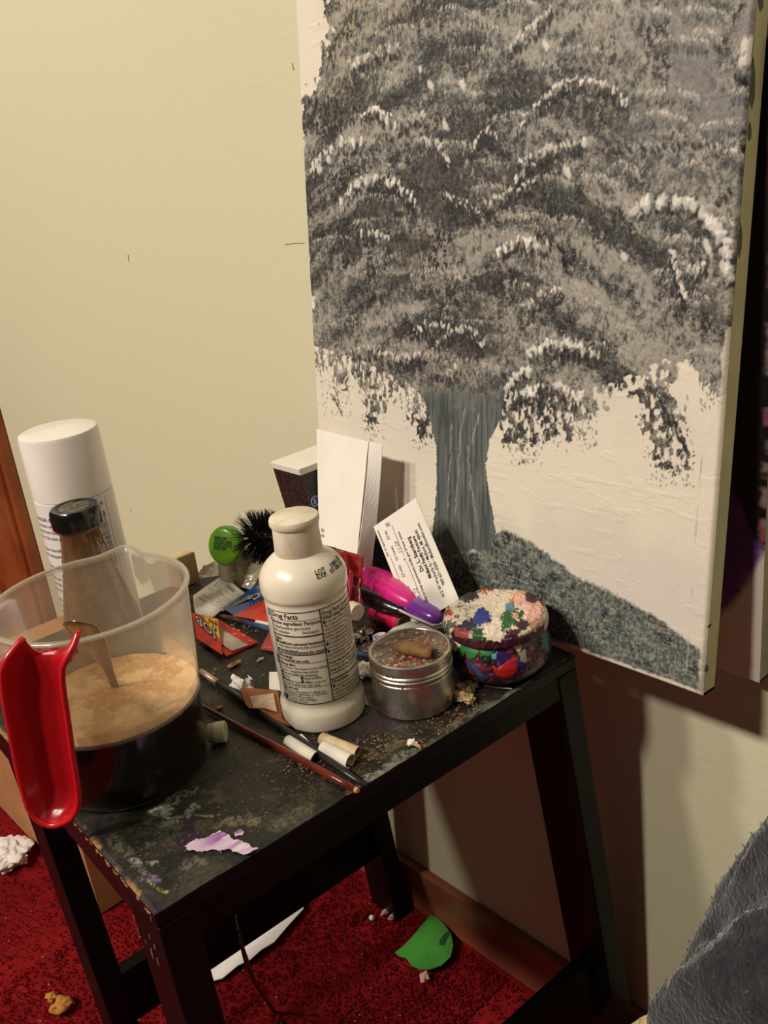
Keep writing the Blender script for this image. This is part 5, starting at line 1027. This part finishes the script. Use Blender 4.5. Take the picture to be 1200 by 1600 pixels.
for k, (x, y, s3, lb) in enumerate([(644, 1160, (.0034, .0030, .0020), 'tiny torn white paper bit at the table edge below the grinder'), (651, 1164, (.0012, .0040, .0010), 'thin tan splinter beside the torn white bit')]):
    mb = MB(); mb.lump(TP(x, y, .0018), 1., seed=k, amp=.4, sub=2, sc=s3); tag(mb.build('paper_bit' if k == 0 else 'splinter', m_paper if k == 0 else mat('tan', lin(180, 140, 100), .8)), lb, 'scrap')
mb = MB(); mb.lump(TP(367, 1037, .0018), 1., seed=2, amp=.5, sub=2, sc=(.0060, .0024, .0016), freq=2.5); tag(mb.build('leaf_crumb', mat('ochre', lin(160, 110, 44), .8)), 'curled ochre leaf crumb between jug and bottle', 'crumb')
mb = MB(); mb.lump(TP(407, 1030, .0012), 1., seed=3, amp=.5, sub=2, sc=(.0034, .0012, .0010)); tag(mb.build('grey_flake', mat('grey_flake', lin(176, 164, 150), .8)), 'small grey flake left of the bottle base', 'crumb')
mb = MB(); mb.lump(TP(342, 1105, .0012), 1., seed=3, amp=.5, sub=2, sc=(.0034, .0016, .0010)); tag(mb.build('tan_flake', mat('tan_flake', lin(176, 130, 96), .8)), 'small tan flake between the two brush handles by the jug', 'crumb')
# crumbs of brown leaf all over the front half
mb = MB()
def crumbs(n_, x0, y0, x1, y1, sx, sy, smin=.0003, smax=.0011):
    for k in range(n_):
        t = rng.random(); x = x0+(x1-x0)*t+rng.normal(0, sx); y = y0+(y1-y0)*t+rng.normal(0, sy); q = TP(x, y, .0004)
        loc = q-so; a_, b_ = loc@ex, loc@ey
        if a_ < .004 or a_ > LA-.004 or b_ < .003 or b_ > LB-.01: continue
        s_ = rng.uniform(smin, smax)*rng.uniform(.6, 1); an = rng.uniform(0, 3.14); d = np.array([math.cos(an), math.sin(an), 0])*s_*rng.uniform(1, 2.4); e_ = np.array([-math.sin(an), math.cos(an), 0])*s_*.7
        mb.add([q-d, q+e_, q+d, q-e_, q+UP*s_*.9, q-UP*.0004], [(0, 1, 4), (1, 2, 4), (2, 3, 4), (3, 0, 4), (1, 0, 5), (2, 1, 5), (3, 2, 5), (0, 3, 5)])
crumbs(330, 440, 1200, 600, 1160, 40, 14); crumbs(170, 600, 1170, 740, 1090, 22, 12); crumbs(120, 350, 1120, 520, 1220, 30, 22); crumbs(110, 330, 1100, 420, 1020, 40, 20); crumbs(120, 250, 1340, 470, 1240, 40, 22, .0002, .0007); crumbs(100, 560, 1060, 590, 1010, 18, 26)
crumbs(150, 360, 960, 410, 975, 16, 10, .0006, .0016)
tag(mb.build('leaf_crumbs', mat('leaf_crumb_mix', lin(120, 78, 38), .85, noise=(60, lin(176, 146, 90), .9))), 'brown and tan leaf crumbs scattered over the table top', 'crumbs', kind='stuff')
mb = MB(); crumbs(60, 420, 1180, 560, 1190, 40, 20, .0003, .0009); crumbs(40, 660, 1150, 730, 1100, 14, 10, .0004, .0012)
tag(mb.build('red_crumbs', mat('red_crumb', lin(140, 62, 38), .8)), 'reddish flakes scattered near the front edge of the table', 'crumbs', kind='stuff')

# ================================================================== ON AND NEAR THE FLOOR
FZ = .004
def FP(px, py, h=0.): return onz(px, py, FZ+h)
def flat_poly(name, pxs, h, th, mt, label, cat, parent=None, wav=0.):
    P4 = [FP(p[0], p[1], h+(wav*math.sin(i*1.9) if wav else 0)) for i, p in enumerate(pxs)]; mb = MB(); mb.prism(P4, [0, 0, -th]); o = mb.build(name, mt, parent); 
    return tag(o, label, cat) if label else o
flat_poly('white_paper_strip', [(300, 1542), (332, 1532), (348, 1528), (372, 1508), (390, 1500), (408, 1484), (428, 1472), (450, 1446), (474, 1420), (476, 1398), (300, 1480)], .005, .0015, mat('floor_paper', lin(224, 222, 222), .7, noise=(20, lin(200, 196, 196), .4)), 'white paper lying on the red carpet behind the stool front', 'paper')
lf = empty('green_paper_piece', FP(665, 1475), 'bright green cut paper shape lying on the carpet by the baseboard', 'paper')
gp = [(617, 1488), (630, 1478), (645, 1462), (660, 1444), (672, 1430), (684, 1434), (696, 1446), (705, 1460), (708, 1478), (704, 1495), (690, 1508), (672, 1514), (655, 1514), (643, 1508), (634, 1496), (625, 1494)]
flat_poly('green_sheet', gp, .010, .0012, mat('green_paint', lin(62, 138, 48), .6, noise=(40, lin(48, 116, 38), .6)), None, None, lf)
flat_poly('dark_notch', [(688, 1466), (700, 1454), (702, 1460), (698, 1466), (694, 1476), (686, 1476)], .0108, .0004, mat('dark_green_mark', lin(22, 60, 26), .7), None, None, lf)
mb = MB(); mb.lump(FP(581, 1434, .003), .0036, amp=.1, sub=2); tag(mb.build('white_bead', mat('bead', lin(190, 206, 190), .5), smooth=True), 'tiny white bead on the carpet beside the far stool leg', 'bead')
mb = MB()
for k, (x, y) in enumerate([(602, 1425), (612, 1432)]): mb.lump(FP(x, y, .003), .0042, seed=k, amp=.5, sub=2, sc=(1.4, .7, .6))
tag(mb.build('beige_crumb', mat('beige', lin(176, 150, 124), .8)), 'beige crumb against the foot of the far stool leg', 'crumb')
mb = MB(); mb.tube([FP(660, 1535, .004), FP(660, 1524, .009), FP(665, 1519, .010), FP(669, 1530, .006)], [.0022, .0040, .0036, .0020], n=8, flat=.5); tag(mb.build('torn_scrap', mat('pink_beige', lin(190, 160, 140), .8)), 'small pinkish torn scrap below the green paper', 'scrap')
# cable
g0_ = on_plane(368, 1430, S(0, -.006, 0), ey); g1_ = on_plane(376, 1470, S(0, -.006, 0), ey)
cb = [g0_, g1_, on_plane(388, 1510, S(0, .03, 0), ey), on_plane(402, 1542, S(0, .10, 0), ey), FP(428, 1580, .004), FP(442, 1604, .003), FP(470, 1680, .003)]
sm = []
for i in range(len(cb)-1):
    p0, p1, p2, p3 = cb[max(i-1, 0)], cb[i], cb[i+1], cb[min(i+2, len(cb)-1)]
    for t in np.linspace(0, 1, 8, endpoint=False): sm.append(.5*((2*p1)+(-p0+p2)*t+(2*p0-5*p1+4*p2-p3)*t*t+(-p0+3*p1-3*p2+p3)*t**3))
mb = MB(); mb.tube(sm, list(np.interp(np.arange(len(sm)), [0, 8, 14, len(sm)], [.0004, .0010, .0017, .0020])), n=8); tag(mb.build('black_cable', mat('cable_rubber', lin(16, 16, 20), .5), smooth=True), 'thin black cable hanging over the stool front down to the carpet', 'cable')
# cardboard box behind the stool
bx0 = onz(158, 1430, 0); cbx = empty('cardboard_box', bx0+np.array([.12, .2, .0005]), 'brown cardboard box on the carpet behind the left stool legs', 'box')
m_cb = mat('cardboard', lin(176, 124, 80), .8, noise=(30, lin(160, 110, 70), .5)); xb, yb, HB = bx0[0], bx0[1], .23
for c, h in [((xb+.0015, yb+.2, HB/2+.002), (.0015, .2, HB/2)), ((xb+.121, yb+.0015, HB/2+.002), (.118, .0015, HB/2)), ((xb+.2405, yb+.2, HB/2+.002), (.0015, .2, HB/2)), ((xb+.121, yb+.3985, HB/2+.002), (.118, .0015, HB/2))]:
    mb = MB(); mb.box(c, [h[0], 0, 0], [0, h[1], 0], [0, 0, h[2]]); mb.build('side_panel', m_cb, cbx)
for y0_, y1_ in ((0, .199), (.201, .4)):
    mb = MB(); mb.box([xb+.121, yb+(y0_+y1_)/2, HB+.0035], [.121, 0, 0], [0, (y1_-y0_)/2, 0], [0, 0, .0012]); mb.build('top_flap', m_cb, cbx)
mb = MB(); mb.box([xb+.121, yb+.2, HB+.0051], [.121, 0, 0], [0, .025, 0], [0, 0, .0002]); mb.box([xb-.0004, yb+.2, HB-.03], [.0003, 0, 0], [0, .025, 0], [0, 0, .034]); mb.build('packing_tape', mat('grey_blue_tape', lin(120, 134, 150), .25), cbx)
mb = MB(); fp2 = lambda x, y: np.array([xb+.014+x, yb-.0004, .075+y]); put_text(mb, '↑↑', .030, fp2); mb.add([fp2(0, -.006), fp2(.022, -.006), fp2(.022, -.003), fp2(0, -.003)], [(0, 1, 2, 3)])
for k in range(3): mb.add([fp2(.0, .006+k*.006), fp2(.014-k*.003, .006+k*.006), fp2(.014-k*.003, .009+k*.006), fp2(.0, .009+k*.006)], [(0, 1, 2, 3)])
mb.build('stamp', mat('brown_stamp', lin(90, 54, 36), .8), cbx)
# crumpled tissue and crumbs on the carpet at the left
mb = MB(); c = FP(12, 1334, .010)
bm = bmesh.new(); bmesh.ops.create_icosphere(bm, subdivisions=4, radius=1.)
from mathutils import noise as mn
V = []
for v in bm.verts:
    p = v.co; k = .80+.75*abs(mn.noise(p*1.5))+.35*abs(mn.noise(p*2.6+Vector((5, 1, 2)))); V.append(c+np.array([p.x*.027, p.y*.030, p.z*.013])*k)
mb.add(V, [tuple(v.index for v in f.verts) for f in bm.faces]); bm.free(); tag(mb.build('crumpled_tissue', mat('tissue', lin(226, 220, 218), .8)), 'crumpled white tissue on the red carpet at the far left', 'tissue')
for k, (x, y, r_, lb) in enumerate([(80, 1557, .006, 'smaller of two golden crumbs on the carpet'), (96, 1569, .0105, 'larger of two golden crumbs on the carpet')]):
    mb = MB(); mb.lump(FP(x, y, .006), r_, seed=k+2, amp=.38, sub=3, freq=1.7, sc=(1, 1, .7)); tag(mb.build('golden_crumb', mat('golden_crumb', lin(176, 118, 48), .8, bump=.5, bscale=200), smooth=True), lb, 'crumb', 'golden crumbs on the carpet')
mb = MB()
for k in range(60):
    q = FP(rng.uniform(0, 700), rng.uniform(1300, 1600), .004)
    if q[0] < XW-.03 and not (q[0] > .28 and q[1] > .98): mb.lump(q, rng.uniform(.0004, .0009), seed=k, sub=1, amp=.4)
tag(mb.build('lint_specks', mat('lint', lin(200, 180, 160), .9)), 'pale lint specks scattered over the red carpet', 'lint', kind='stuff')
# grey fleece heaped at the lower right, with a crumpled cream paper at its foot
fl = empty('fleece_blanket', [.50, .09, 0.], 'dark grey fuzzy fleece blanket heaped at the lower right', 'blanket')
bm = bmesh.new(); bmesh.ops.create_icosphere(bm, subdivisions=6, radius=1.); V = []; Nn = []
FC = np.array([.478, .062, .12])
for v in bm.verts:
    p = v.co; k = 1+.17*mn.noise(p*1.3+Vector((3, 0, 0)))+.07*mn.noise(p*2.6)+.02*mn.noise(p*9)+.012*mn.noise(p*24)
    q = FC+np.array([p.x*.085, p.y*.214*(1+.6*max(p.z, 0)*(1-max(p.z, 0))), (p.z*.425 if p.z > 0 else p.z*.11)])*k; q[2] = max(q[2], .0045+.002*mn.noise(p*6)); q[0] = min(q[0], XW-.003); V.append(q)
Fc = [tuple(v.index for v in f.verts) for f in bm.faces]; bm.free(); mb = MB(); mb.add(V, Fc)
m_fl = mat('grey_fleece', lin(46, 48, 54), .95, noise=(60, lin(28, 29, 34), .8), spec=.1, bump=1., bscale=260, sheen=.4)
mb.build('blanket_fold', m_fl, fl, smooth=True)
mb = MB(); tv = []; tf = []; V = np.array(V)
for k in rng.integers(0, len(V), 20000):
    p = V[k]
    if p[2] < .02 or p[0] > XW-.012: continue
    d = nrm((p-FC)/[.6, 1, 1]+rng.normal(0, .05, 3)); d = nrm(d+rng.normal(0, .45, 3)); s1 = nrm(np.cross(d, [.3, .5, .8]))*.0004; L = rng.uniform(.0015, .0035); n0 = len(tv)
    tv += [p-s1, p+s1, p+d*L+rng.normal(0, .001, 3)]; tf += [(n0, n0+1, n0+2)]
mb.add(tv, tf); tag(mb.build('fuzz', m_fl, fl), kind='stuff')
cpap = empty('cream_crumpled_paper', onz(1010, 1598, .15), 'crumpled cream paper poking up at the foot of the grey fleece', 'paper')
for (q, X_, sd) in [([(985, 1640), (1040, 1660), (1058, 1566), (1010, 1586)], (.44, .43, .425, .44), 1), ([(960, 1650), (1010, 1650), (1018, 1580), (988, 1596)], (.45, .44, .435, .45), 3)]:
    P4 = [onx(p[0], p[1], X_[i]) for i, p in enumerate(q)]; mb, f, n = quad_sheet(*P4, .0008, 16, 16, crumple(1, sd, .006, 2.5, 6)); mb.build('paper_fold', mat('cream_wrap', lin(214, 196, 146), .6), cpap)
P4 = [onx(990, 1640, .445), onx(1050, 1650, .435)]; mb = MB(); a, b = P4; mb.add([a, b, [b[0], b[1], .005], [a[0], a[1], .005], a+[.012, .01, 0], b+[.012, .01, 0], [b[0]+.03, b[1]+.02, .005], [a[0]+.03, a[1]+.02, .005]], [(0, 1, 2, 3), (5, 4, 7, 6), (4, 0, 3, 7), (1, 5, 6, 2), (0, 4, 5, 1), (3, 2, 6, 7)]); mb.build('paper_base', mat('cream_wrap_base', lin(200, 184, 140), .6), cpap)
